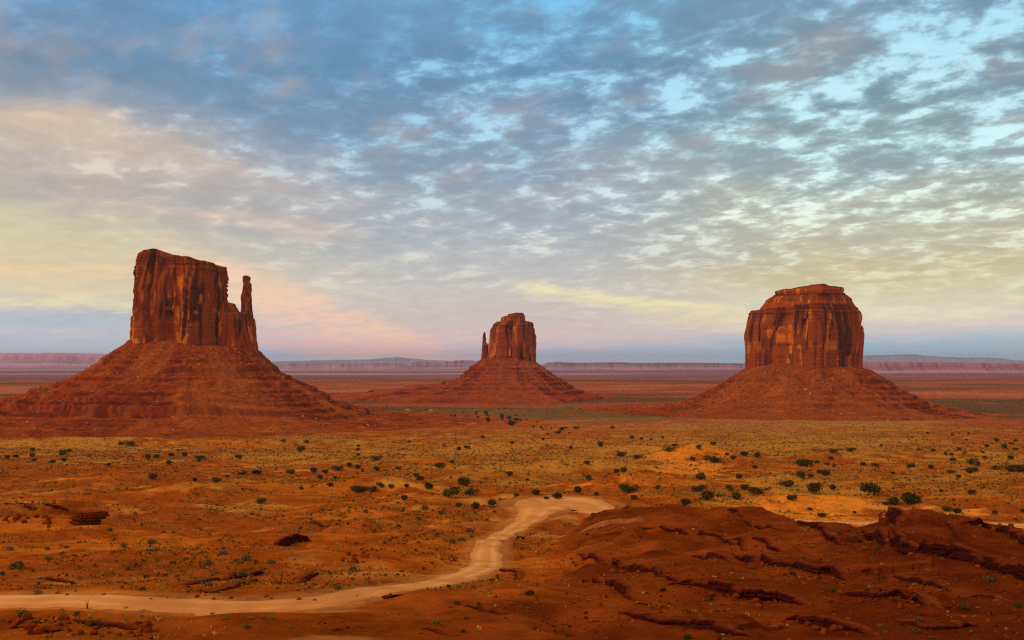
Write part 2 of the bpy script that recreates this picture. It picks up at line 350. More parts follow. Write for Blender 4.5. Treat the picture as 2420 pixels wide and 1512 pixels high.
# rock ledges: survey polylines, height of the scarp in metres, label
ledges_v = [
 ([(2044,1279),(2106,1291),(2133,1306),(2180,1314),(2246,1324),(2313,1342),(2363,1360),(2419,1377),(2520,1425)], 1.9, 'long dark red cliff band running down to the right edge of the photo'),
 ([(2083,1230),(2098,1233),(2118,1246),(2130,1262)], 2.0, 'short dark rock knob capping the ridge crest in front of the sandy slope'),
 ([(1886,1240),(1918,1251),(1946,1266),(1968,1289),(1998,1292)], 1.3, 'broken red ledge stepping down from the dip in the ridge crest'),
 ([(1746,1328),(1770,1334),(1826,1345),(1870,1349),(1913,1355),(1960,1366),(1985,1372),(2013,1380)], 1.1, 'blocky red ledge in the middle of the dark ridge'),
 ([(1600,1396),(1679,1399),(1720,1408),(1746,1416),(1800,1420),(1846,1422),(1900,1433)], 1.1, 'lumpy red ledge low on the dark ridge, under the blocky one'),
 ([(1996,1411),(2050,1415),(2096,1416),(2146,1423),(2196,1450)], 1.0, 'dark red ledge with boulders spilling off its right end'),
 ([(1868,1472),(1900,1474),(1946,1482),(2000,1488),(2045,1497)], 1.0, 'ragged dark ledge at the bottom edge of the photo'),
 ([(1510,1246),(1560,1252),(1613,1261),(1673,1267),(1713,1275),(1750,1297)], .7, 'thin dark ledge line high on the ridge slope beside the road end'),
 ([(1380,1371),(1433,1386),(1490,1411),(1508,1427)], .7, 'short thin ledge slanting down the brown slope'),
 ([(1370,1311),(1406,1321),(1456,1336),(1500,1360),(1573,1372)], .8, 'crumbling ledge with boulders on the slope right of the road bend'),
 ([(1466,1455),(1523,1465),(1573,1476),(1613,1474),(1656,1486),(1713,1499),(1770,1505)], .75, 'pale edged slab ledge at the foot of the dark ridge'),
 ([(2256,1257),(2290,1254),(2330,1257),(2390,1270),(2425,1296),(2480,1310)], 1.3, 'rounded dark rock rim on the ridge crest at the right edge'),
 ([(1722,1208),(1738,1214),(1748,1222)], 1.2, 'small dark notch ledge on the left high point of the ridge crest'),
 ([(728,1237),(755,1241),(783,1244)], .9, 'narrow dark ledge behind the cut bank left of the road'),
 ([(430,1392),(500,1382),(560,1372),(610,1354),(632,1342)], .55, 'tilted line of thin slabs rising above the road'),
 ([(450,1406),(520,1398),(560,1388),(600,1376)], .45, 'lower line of thin tilted slabs just above the road'),
 ([(716,1378),(728,1368),(742,1356)], .6, 'little stack of tilted slabs beside the pale wash'),
 ([(66,1371),(100,1370),(140,1376),(165,1380)], .6, 'low flat slabs in the sand above the road at left'),
 ([(130,1472),(190,1476),(250,1478),(330,1483)], .6, 'broken dark rock band below the road at lower left'),
 ([(0,1190),(60,1193),(110,1200),(160,1204)], .9, 'low broken ledge leading to the overhanging outcrop'),
 ([(1180,1347),(1195,1352),(1215,1366)], .6, 'crumbly red lip of the mound at the road bend'),
 ([(646,1289),(690,1283),(738,1279)], 2.4, 'dark hollow cut bank with a slanting top left of the road bend'),
 ([(880,1410),(900,1408),(925,1413)], .6, 'small red lip on the mound in front of the road'),
]
ledges_v += [
 ([(985,1489),(1020,1493),(1062,1503)], .9, 'dark broken ledge at the bottom edge below the road mound'),
 ([(1090,1436),(1130,1441),(1180,1452)], .5, 'faint rocky step on the brown slope under the road bend'),
 ([(20,1490),(70,1486),(120,1494)], .9, 'dark rock step in the lower left corner'),
 ([(1734,1281),(1780,1285),(1812,1294),(1836,1311)], .8, 'broken stub of ledge under the small notch on the ridge'),
 ([(1744,1235),(1774,1240),(1816,1251)], .7, 'faint ledge just right of the small notch near the crest'),
 ([(2122,1368),(2160,1380),(2204,1386),(2240,1411)], .8, 'short ledge among boulders under the long dark red cliff band'),
 ([(2204,1290),(2230,1291),(2252,1297)], .8, 'low dark rock step on the bare slope above the long cliff band'),
 ([(2128,1480),(2170,1488),(2210,1490),(2250,1483),(2292,1476)], .7, 'curved ledge close to the bottom edge right of the ragged one'),
 ([(1549,1358),(1575,1378),(1604,1390)], .8, 'steep little ledge joining the crumbling ledge to the lumpy one'),
 ([(2290,1426),(2330,1420),(2380,1432)], .6, 'low rock step by itself near the right edge below the cliff band'),
 ([(1640,1318),(1680,1322),(1715,1332)], .6, 'short faint ledge left of the blocky middle ledge'),
]
LED = []
def prep_ledges():
    for pts, hgt, lab in ledges_v:
        P = np.array(pts, float); X, Y = hit(P[:, 0], P[:, 1], H1)
        q = np.stack([X, Y], 1); q, s = polyline_resample(chaikin(q, 2), 1.2)
        q[:, 0] += .5 * vn(s / 3.1, s * 0, 71) + .25 * vn(s / .9, s * 0, 72); q[:, 1] += 1.0 * vn(s / 4.3, s * 0 + 9, 73) + .45 * vn(s / 1.3, s * 0 + 4, 74)
        f = np.clip(np.minimum(s, s[-1] - s) / 4.0, 0, 1) ** .7 * (0.75 + .35 * vn(s / 7, s * 0 + 2, 75))
        LED.append((q, s, f * hgt * 1.55, hgt * 1.55, lab))
prep_ledges()
def H(x, y, full=False):
    if full: z, rd = H1(x, y, True)
    else: z = H1(x, y)
    x = np.broadcast_to(np.asarray(x, float), z.shape); y = np.broadcast_to(np.asarray(y, float), z.shape)
    zf = z.ravel().copy(); xf, yf = x.ravel(), y.ravel()
    for q, s, hh, hgt, lab in LED:
        lo, hi = q.min(0) - 26, q.max(0) + 26
        m = (xf > lo[0]) & (xf < hi[0]) & (yf > lo[1]) & (yf < hi[1])
        if not m.any(): continue
        d, sg, (hv,) = seg_dist(xf[m], yf[m], q, [hh])
        sd_ = np.where(sg > 0, d, -d)
        e = np.where(sd_ > 0, np.exp(-sd_ / 9.0), 0) * sst(sd_, .05, .5)
        # debris apron at the foot
        e = e + .18 * np.exp(-np.abs(sd_ + 1) / 1.2) * (sd_ < 0)
        zf[m] += hv * e
    z = zf.reshape(z.shape)
    return (z, rd) if full else z

# ------------------------------------------------------------------ ground sheet
RED, SAND, STRAW, OLIVE = np.array([.40,.088,.007]), np.array([.80,.26,.024]), np.array([.74,.33,.046]), np.array([.22,.115,.012])
SHALE, PLUM, PALE = np.array([.225,.044,.006]), np.array([.28,.075,.018]), np.array([.62,.25,.07])
def blob(vx, vy, cx, cy, rx, ry): return np.exp(-(((vx - cx) / rx) ** 2 + ((vy - cy) / ry) ** 2))
def ground_cover(x, y):
    """fractions of straw grass and open sand"""
    t = x / np.maximum(y, 1); vx = 1209.6 + t * VW; vy = HOR + base(y) / np.maximum(y, 1) * VW
    vx = vx + 150 * fbm(x / 90, y / 110, 3, 700); vy = vy + (vy - HOR) * .16 * fbm(x / 70, y / 90 + 9, 3, 704)
    g = np.zeros_like(x)
    for a in ((1250,1085,330,55,.85), (150,1066,420,20,.65), (760,1072,260,34,.7), (1480,1075,120,50,.7), (1900,1040,420,44,.85), (2250,1120,260,80,.55), (1700,1150,200,45,.7), (1050,1150,260,40,.6), (1950,1140,130,26,.7), (700,1160,300,40,.35), (1600,1020,300,22,.6)):
        g = np.maximum(g, a[4] * blob(vx, vy, *a[:4]))
    s = np.zeros_like(x)
    for a in ((1600,1092,95,24,1.3), (1900,1200,300,28,1.0), (2150,1238,400,16,1.0), (1050,1175,260,26,.6), (1700,1150,160,30,.6), (150,1335,240,26,.35), (1300,1150,160,40,.5), (120,1150,120,14,.6), (640,1165,60,16,.6), (340,1165,70,14,.7)):
        s = np.maximum(s, a[4] * blob(vx, vy, *a[:4]))
    return g, s, vx, vy
def build_ground():
    Yr_ = np.concatenate([np.linspace(-12, 66, 40), np.geomspace(66.5, 330, 520), np.geomspace(331.5, 2000, 330), np.geomspace(2010, 46000, 230)])
    tc = np.concatenate([-np.linspace(1.12, .56, 40)[:-1], np.linspace(-.56, .56, 1200), np.linspace(.56, 1.12, 40)[1:]])
    Yg = np.repeat(Yr_[:, None], len(tc), 1); Xg = tc[None, :] * np.maximum(Yg, 30)
    Z, rd = H(Xg, Yg, True)
    g, s, vx, vy = ground_cover(Xg, Yg)
    t = Xg / np.maximum(Yg, 1)
    n0 = fbm(Xg / 46, Yg / 46, 4, 5); n1 = fbm(Xg / 11, Yg / 11, 4, 9); n2 = fbm(Xg / 2.6, Yg / 2.6, 3, 15); n3 = fbm(Xg / 160, Yg / 120, 3, 25)
    c = np.empty(Z.shape + (3,)); c[:] = RED
    mixc = lambda c, k, col: c + (col - c) * np.clip(k, 0, 1)[..., None]
    c = mixc(c, sst(n0, -.05, .5) * .5, PLUM); c = mixc(c, sst(-n0 + .4 * n1, .1, .5) * .45, SAND * .85)
    c = mixc(c, sst(s + .45 * n1 + .15 * n2, .35, .8), SAND)
    mdz = sum(np.exp(-(((Xg - mx) / rx) ** 2 + ((Yg - my - ry * .2) / ry) ** 2)) * min(1, h / 6) for mx, my, h, rx, ry in mounds[6:24])
    g = g + .30 * np.clip(mdz, 0, 1); gg = g + .55 * n1 + .75 * n0 + .3 * n3
    c = mixc(c, sst(gg, .24, .85) * .75, STRAW)
    sp = sst(n2 + .5 * n1 + .3 * g - .25 * s, .12, .42) * sst(g + .3 * n0, .05, .55)
    c = mixc(c, sp * .55, OLIVE)
    # the near slopes of the dark ridge
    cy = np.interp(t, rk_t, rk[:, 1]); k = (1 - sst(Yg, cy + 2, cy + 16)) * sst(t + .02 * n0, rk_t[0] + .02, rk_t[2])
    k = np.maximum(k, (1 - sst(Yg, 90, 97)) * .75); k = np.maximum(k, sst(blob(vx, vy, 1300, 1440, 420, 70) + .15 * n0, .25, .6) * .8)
    c = mixc(c, k * (.85 + .3 * n0), SHALE); c = mixc(c, k * sst(n1 + .3 * n0, .2, .6) * .5, np.array([.27,.058,.009])); c = mixc(c, k * sst(-n1 + .5 * n2, .2, .6) * .5, np.array([.07,.013,.003])); c = mixc(c, .6 * sst(blob(vx, vy, 2500, 1500, 800, 260), .2, .9) * k, np.array([.095,.016,.003]))  # dark shale, with vignette falloff painted in toward the lower right
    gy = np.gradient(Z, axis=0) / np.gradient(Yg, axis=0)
    c = mixc(c, sst(gy + .12 * n2, .22, .75) * (1 - sst(Yg, 600, 900)) * .75, np.array([.115,.021,.004]))  # steep camera-facing slopes: dark bare rock with scarp shade painted in
    # pale wash beside the road and purplish badland streaks
    for bx, by, rx, ry, a in ((790,1395,80,26,.7), (800,1480,150,30,.8), (1330,1240,60,14,.7), (2200,1232,60,6,.8), (1460,1258,90,10,.5), (760,1340,60,20,.3)):
        c = mixc(c, a * sst(blob(vx, vy, bx, by, rx, ry) + .35 * n1 + .1 * n2, .4, .8), PALE * .85)
    # far plain: bands of red soil and dark sage, distance haze painted in beyond
    fk = sst(Yg, 1200, 2000)
    b1 = fbm(Xg / 1500, Yg / 420, 4, 80); b2 = fbm(Xg / 260, Yg / 110, 4, 84)
    fc = np.empty_like(c); fc[:] = np.array([.38,.085,.030])
    fc = mixc(fc, sst(b1 + .4 * b2, -.02, .22), np.array([.15,.080,.025])); fc = mixc(fc, sst(-b1 + .5 * b2, .12, .4) * .7, np.array([.50,.18,.07]))
    fc = mixc(fc, .75 * sst(blob(vx, vy, 1250, 980, 420, 22) + .3 * b2, .3, .7), np.array([.19,.125,.035])); fc = mixc(fc, .8 * sst(blob(vx, vy, 1130, 1000, 260, 26) + .2 * b2, .35, .7), np.array([.40,.090,.014]))
    fc = mixc(fc, .85 * sst(blob(vx, vy, 1930, 1016, 430, 17) + .35 * b2, .25, .6), np.array([.40,.22,.045]))
    fc = mixc(fc, .8 * sst(blob(vx, vy, 2350, 965, 330, 20) + .2 * b2, .3, .6), np.array([.10,.075,.035]))
    far_haze = sst(Yg, 5500, 9000); b3 = fbm(Xg / 5000, Yg / 1600, 3, 90)
    fc = mixc(fc, far_haze * .8, np.array([.27,.115,.21])); fc = mixc(fc, far_haze * sst(b3, .05, .3) * .8, np.array([.50,.36,.42])); fc = mixc(fc, far_haze * sst(-b3, .05, .3) * .7, np.array([.22,.10,.17]))
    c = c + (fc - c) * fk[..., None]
    # road shoulder
    c = mixc(c, (1 - sst(rd + 1.4 * n1 + .6 * n2, -1.0, 1.6)) * .7, PALE * .8)
    c *= (1 + .42 * n2 + .22 * n1)[..., None]
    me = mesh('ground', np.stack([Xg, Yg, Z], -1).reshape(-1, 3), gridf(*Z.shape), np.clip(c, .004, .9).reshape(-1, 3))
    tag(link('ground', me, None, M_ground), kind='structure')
build_ground()

def build_road():
    # ribbon that rides just above the flattened bed
    k = 15; T = np.gradient(RP[:, :2], axis=0); T /= np.linalg.norm(T, axis=1)[:, None] + 1e-9; Nn = np.stack([-T[:, 1], T[:, 0]], 1)
    u = np.linspace(-1, 1, k)
    wl = RP[:, 2] * .74 + 1.1 * fbm(RS / 7, RS * 0, 4, 3); wr = RP[:, 2] * .74 + 1.1 * fbm(RS / 7, RS * 0 + 50, 4, 4)
    off = np.where(u[None] < 0, u[None] * wr[:, None], u[None] * wl[:, None])
    X = RP[:, 0][:, None] + Nn[:, 0][:, None] * off; Y = RP[:, 1][:, None] + Nn[:, 1][:, None] * off
    Z = H(X, Y) + .10 - .22 * np.abs(u[None]) ** 6 + .05 * fbm(X / 3, Y / 3, 2, 6) + .03 * np.cos(u[None] * 9)
    n = fbm(X / 7, Y / 7, 4, 30); tr = np.exp(-((np.abs(u) - .42) / .16) ** 2)[None]
    c = np.empty(X.shape + (3,)); c[:] = np.array([.72, .31, .085]); c += (np.array([.90,.47,.17]) - c) * np.clip(tr * .7 + .6 * n, 0, 1)[..., None]; c += (np.array([.60,.24,.07]) - c) * np.clip(sst(-n + .35 * vn(X / 1.1, Y / 3, 35), .05, .5) * .75, 0, 1)[..., None]
    c += (np.array([.66,.28,.08]) - c) * np.clip(sst(np.abs(u)[None] + .35 * n, .62, 1.12), 0, 1)[..., None]
    lift = blob(X, Y, RP[len(RP)//3, 0], RP[len(RP)//3, 1], 1, 1) * 0
    me = mesh('road', np.stack([X, Y, Z + lift], -1).reshape(-1, 3), gridf(*X.shape), c.reshape(-1, 3))
    tag(link('road', me, None, M_road), kind='structure')
build_road()

# ------------------------------------------------------------------ buttes
def outline(poly, n=640, rnd=3):
    """closed plan outline in unit box, rounded, starting at the back (seam out of sight); counter-clockwise from above"""
    P = np.array(poly, float); P = np.vstack([P, P[:1]])
    for _ in range(rnd):
        Q = np.empty((2 * (len(P) - 1), 2)); Q[0::2] = .8 * P[:-1] + .2 * P[1:]; Q[1::2] = .2 * P[:-1] + .8 * P[1:]; P = np.vstack([Q, Q[:1]])
    d = np.r_[0, np.cumsum(np.linalg.norm(np.diff(P, axis=0), axis=1))]; s = np.linspace(0, d[-1], n, endpoint=False)
    O = np.stack([np.interp(s, d, P[:, k]) for k in (0, 1)], 1); O -= (O.max(0) + O.min(0)) / 2; O /= np.abs(O).max(0)
    return np.roll(O, -int(np.argmax(O[:, 1])), 0)
BOX = [(-1,1),(-1,-1),(1,-1),(1,1)]
def tower(name, parent, Yc, dep, left, right, top, bot, poly=BOX, amp=1.0, seed=1, tint=(1,1,1), rows=200, n=640, bed=1.0, dark=.5, flat=0.0, rnd=3):
    """rock tower. left/right: side outlines [(vx, vy)] from top to bottom, top: skyline [(vx, vy)], bot: vy of the foot; Yc: distance, dep: half depth in metres"""
    k = Yc / VW; L, R, T = (np.array(a, float) for a in (left, right, top))
    X_ = lambda v: (v - 1209.6) * k
    Z_ = lambda v: (HOR - v) * k
    lz, lx = Z_(L[:, 1])[::-1], X_(L[:, 0])[::-1]; rz_, rx = Z_(R[:, 1])[::-1], X_(R[:, 0])[::-1]
    tw = np.clip((lx.mean() + rx.mean()) / 2 / Yc / .3, -1, 1)          # seen askew, the limbs lie nearer or farther than the axis
    lx = lx * (1 + .46 * tw * dep / Yc); rx = rx * (1 - .46 * tw * dep / Yc)
    Zt = lambda v: Z_(v) * (1 - .55 * dep / Yc)
    O = outline(poly, n, rnd); f = (O[:, 0] + 1) / 2; zb = Z_(bot); T[:, 1] += 2.0 * amp
    xt0, xt1 = lx[-1], rx[-1]; ztop = np.interp(f, np.clip((T[:, 0] - L[0, 0]) / (R[0, 0] - L[0, 0]), 0, 1), Zt(T[:, 1]))
    t = np.linspace(0, 1, rows) ** .92; z = zb + t[:, None] * (ztop - zb)[None]
    xl, xr = np.interp(z, lz, lx), np.interp(z, rz_, rx)
    x = xl + f[None] * (xr - xl); wsc = ((xr - xl) / (xr[0] - xl[0]).max())
    y = Yc + O[:, 1][None] * dep * (0.35 + .65 * wsc)
    P0 = np.stack([x[0], y[0]], 1); dP = np.roll(P0, -1, 0) - np.roll(P0, 1, 0); nr = np.stack([dP[:, 1], -dP[:, 0]], 1); nr /= np.linalg.norm(nr, axis=1)[:, None] + 1e-9
    sl = np.r_[0, np.cumsum(np.linalg.norm(np.diff(P0, axis=0), axis=1))][None] + z * 0; sc = amp
    zz = z - zb; hh = (ztop - zb)[None] + 1e-6; tt = zz / hh
    sl0 = sl; sl = sl + 14 * sc * vn(sl / (34 * sc), z / (300 * sc), seed + 40) + 4 * sc * vn(sl / (11 * sc), z / (140 * sc), seed + 41)
    wz = 6 * vn(sl / 40, z / 60, seed) * amp; am = .35 + 1.1 * sst(vn(sl / (30 * sc), z / (55 * sc), seed + 42), -.5, .6)
    big = (1 - np.abs(vn((sl + wz) / (30 * sc), z / (260 * sc), seed + 1)) * 2) * 5.2
    med = (1 - np.abs(vn((sl + .6 * wz) / (12 * sc), z / (110 * sc), seed + 2)) * 2) * 2.8 * am
    sml = (1 - np.abs(vn(sl / (5 * sc), z / (30 * sc), seed + 3)) * 2) * .6 * am
    crk = vn((sl + wz) / (13 * sc), z / (160 * sc), seed + 4); crack = -6.5 * np.exp(-(crk / .085) ** 2) * sst(vn(sl / 25, z / 70, seed + 5), -.5, .2)
    alc = -2.6 * sst(vn(sl / (22 * sc), z / (26 * sc), seed + 6), .35, .75)
    bz = z + 1.5 * vn(sl / 60, z / 50, seed + 7)
    lay = np.where(vn(bz / (3.6 * sc), bz * 0 + .5, seed + 8) > .1, .9, -.6) * 1.0 + .6 * vn(bz / (1.5 * sc), bz * 0, seed + 9)
    bedk = np.clip(.18 + .9 * sst(tt, .84, .95) + .8 * (1 - sst(tt, .10, .22)), 0, 1) * bed
    flt = 1 - np.clip(sst(tt, .86, .97) * .6 + flat, 0, 1)
    fine = fbm(sl / (5 * sc), z / (6 * sc), 3, seed + 10) * .9
    D = sc * ((big + med + sml + crack + alc) * flt + lay * bedk + fine)
    end = 1 - .0 * tt
    x = x + nr[:, 0][None] * D * end - nr[:, 0][None] * 3.2 * sc; y = y + nr[:, 1][None] * D * end
    z = z + (fbm(sl / 9, sl * 0, 3, seed + 12) * 1.6 * sc) * sst(tt, .7, 1)
    # rock colour: varnish streaks down the wall, fresh scars and painted warm highlights, darker bedded foot and rim
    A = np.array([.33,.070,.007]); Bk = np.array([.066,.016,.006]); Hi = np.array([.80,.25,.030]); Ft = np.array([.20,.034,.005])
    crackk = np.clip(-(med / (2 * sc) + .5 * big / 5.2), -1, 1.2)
    crackk = crackk + 1.2 * np.exp(-(crk / .10) ** 2)  # recess shade painted into grooves and cracks
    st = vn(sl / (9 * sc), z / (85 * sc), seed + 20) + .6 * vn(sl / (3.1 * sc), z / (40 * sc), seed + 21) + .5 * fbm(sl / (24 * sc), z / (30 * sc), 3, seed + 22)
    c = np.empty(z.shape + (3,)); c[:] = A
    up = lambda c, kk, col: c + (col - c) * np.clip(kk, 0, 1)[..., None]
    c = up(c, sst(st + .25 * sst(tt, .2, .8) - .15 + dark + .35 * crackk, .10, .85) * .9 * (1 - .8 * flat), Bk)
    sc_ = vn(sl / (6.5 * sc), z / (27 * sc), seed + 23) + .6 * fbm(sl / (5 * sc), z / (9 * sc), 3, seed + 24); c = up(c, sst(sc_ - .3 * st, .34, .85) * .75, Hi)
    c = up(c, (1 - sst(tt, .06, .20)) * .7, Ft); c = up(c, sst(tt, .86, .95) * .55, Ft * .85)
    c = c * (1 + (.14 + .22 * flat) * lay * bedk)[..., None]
    # cap
    K = 16; Xc, Yc_ = x[-1].mean(), y[-1].mean(); ks = np.linspace(1, 0.0, K + 1)[1:]
    cx = Xc + (x[-1] - Xc)[None] * ks[:, None]; cy = Yc_ + (y[-1] - Yc_)[None] * ks[:, None]
    cz = np.interp((cx - xt0) / (xt1 - xt0), np.clip((T[:, 0] - L[0, 0]) / (R[0, 0] - L[0, 0]), 0, 1), Zt(T[:, 1])) + fbm(cx / 7, cy / 7, 3, seed + 30) * 1.3 * sc * (1 - ks[:, None] ** 8) + (z[-1] - ztop)[None] * ks[:, None] ** 3
    cc = np.empty(cz.shape + (3,)); cc[:] = np.array([.38,.11,.025]); cc *= (1 + .35 * fbm(cx / 6, cy / 6, 3, seed + 31))[..., None]
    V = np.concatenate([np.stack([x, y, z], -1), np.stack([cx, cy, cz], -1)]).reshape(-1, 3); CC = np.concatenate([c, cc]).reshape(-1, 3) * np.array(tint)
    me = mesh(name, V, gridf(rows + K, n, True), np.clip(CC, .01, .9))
    return link(name, me, parent, M_rock)

BUT = {}
def talus(name, parent, Yc, vc, hw, dep, prof, dmax, seed, tint=(1,1,1), step=3.2, fan=None, nth=760, nr=230):
    """debris slope with benches: prof maps a compass side to [(distance from the tower foot, height)]"""
    Xc = tx(vc) * Yc; th = np.linspace(math.pi / 2, math.pi / 2 + 2 * math.pi, nth, endpoint=False)
    e = 2.6; co, si = np.cos(th), np.sin(th); rr = (np.abs(co / hw) ** e + np.abs(si / dep) ** e) ** (-1 / e)
    d = np.concatenate([-np.linspace(1, 0, 10)[:-1] * min(hw, dep) * .6, dmax * np.linspace(0, 1, nr) ** 1.15])
    wts = {'right': np.maximum(co, 0) ** 2, 'left': np.maximum(-co, 0) ** 2, 'front': np.maximum(-si, 0) ** 2, 'back': np.maximum(si, 0) ** 2}
    x = Xc + co[None] * (rr[None] + d[:, None]); y = Yc + si[None] * (rr[None] + d[:, None])
    dd = d[:, None] + 7 * fbm(x / 80, y / 80, 3, seed) * sst(d[:, None], 5, 60) + 75 * fbm(x / 130, y / 130, 3, seed + 40) * sst(d[:, None], dmax * .45, dmax * .85)
    z = 0
    for s, wv in wts.items():
        p = np.array(prof[s], float); f = np.interp(dd, p[:, 0], p[:, 1]); f = np.where(dd > p[-1, 0], p[-1, 1] - (dd - p[-1, 0]) * .12, f); z = z + wv[None] * f
    z = np.where(d[:, None] < 0, z + (-d[:, None]) * .25, z)
    gul = ridged(th[None] * 22 + .3 * vn(d[:, None] / 40, th[None] * 9, seed + 3), d[:, None] / 160, 2, seed + 2)
    z = z - (gul - .2) * .5 * sst(d[:, None], 15, 70)
    # hard beds: benches where the slope steps, hidden under the debris fans
    fanm = sst(fbm(th[None] * 6 + 0 * z, d[:, None] / 260, 3, seed + 5), -.5, .05)
    if fan is not None:
        fanm = fanm * (1 - fan[2] * np.exp(-((((th[None] - math.radians(fan[0]) + math.pi) % (2 * math.pi)) - math.pi) / math.radians(fan[1])) ** 2))
    zz = z + 1.2 * vn(x / 90, y / 90, seed + 6)
    ph = zz / step + .9 * vn(zz / (step * 2.6), zz * 0, seed + 7); fr = ph - np.floor(ph)
    terr = (sst(fr, .70, .93) - fr) * step
    b2 = step * 3.1; ph2 = zz / b2 + .7 * vn(zz / (b2 * 2.3), zz * 0, seed + 25) + .10 * vn(th[None] * 11 + 0 * z, zz / 40, seed + 26); fr2 = ph2 - np.floor(ph2)
    z = z + (sst(fr2, .72, .93) - fr2) * b2 * .55 * fanm * sst(d[:, None], 4, 40)
    z = z + terr * .7 * fanm * sst(d[:, None], 4, 40)
    z = z + (fbm(x / 14, y / 14, 4, seed + 8) * 2.0 + np.maximum(fbm(x / 6, y / 6, 3, seed + 9), 0) * 1.6) * (1 - .6 * sst(d[:, None] / dmax, .38, .62)) - .9 * np.maximum(ridged(th[None] * 17 + .5 * vn(d[:, None] / 30, th[None] * 12, seed + 17), d[:, None] / 120, 3, seed + 16), 0) * sst(d[:, None], 15, 60)
    A, Bd, Lt = np.array([.34,.054,.004]), np.array([.13,.018,.002]), np.array([.52,.15,.025])
    c = np.empty(z.shape + (3,)); c[:] = A
    up = lambda c, kk, col: c + (col - c) * np.clip(kk, 0, 1)[..., None]
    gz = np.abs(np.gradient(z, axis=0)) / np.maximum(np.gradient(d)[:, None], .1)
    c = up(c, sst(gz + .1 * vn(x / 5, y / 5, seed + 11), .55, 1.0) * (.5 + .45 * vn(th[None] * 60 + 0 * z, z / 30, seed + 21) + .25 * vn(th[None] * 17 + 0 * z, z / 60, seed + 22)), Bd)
    cl_ = sst(fr2, .66, .76) * (1 - sst(fr2, .92, .99)) * fanm * sst(d[:, None], 10, 40) * sst(fbm(th[None] * 7 + 0 * z, zz / 30, 3, seed + 27), -.45, .05); c = up(c, cl_ * .9, Bd)
    cl_ = sst(fr, .64, .74) * (1 - sst(fr, .92, .99)) * fanm * sst(d[:, None], 10, 40) * sst(fbm(th[None] * 9 + 0 * z, zz / 14, 3, seed + 23), -.3, .25); c = up(c, cl_ * .72, Bd)
    c = up(c, sst(vn(zz / 5.0, zz * 0, seed + 12) + .3 * fbm(x / 40, y / 40, 2, seed + 13), .1, .6) * .35 * fanm, np.array([.26,.045,.006]))
    c = up(c, (1 - fanm) * .40, np.array([.36,.115,.025])); c = up(c, sst(fbm(x / 30, y / 30, 4, seed + 14), .15, .5) * .3, Lt)
    c = up(c, sst(d[:, None] / dmax + .15 * fbm(x / 60, y / 60, 3, seed + 15), .75, 1.0) * .6, RED)
    me = mesh(name, np.stack([x, y, z], -1).reshape(-1, 3), gridf(len(d), nth, True), np.clip(c * np.array(tint) * (1 + .45 * fbm(x / 5, y / 5, 3, seed + 18) + .25 * fbm(x / 22, y / 22, 3, seed + 19))[..., None], .006, .9).reshape(-1, 3))
    o = link(name, me, parent, M_talus)
    BUT[parent.name] = (x, y, z, d, th); return o

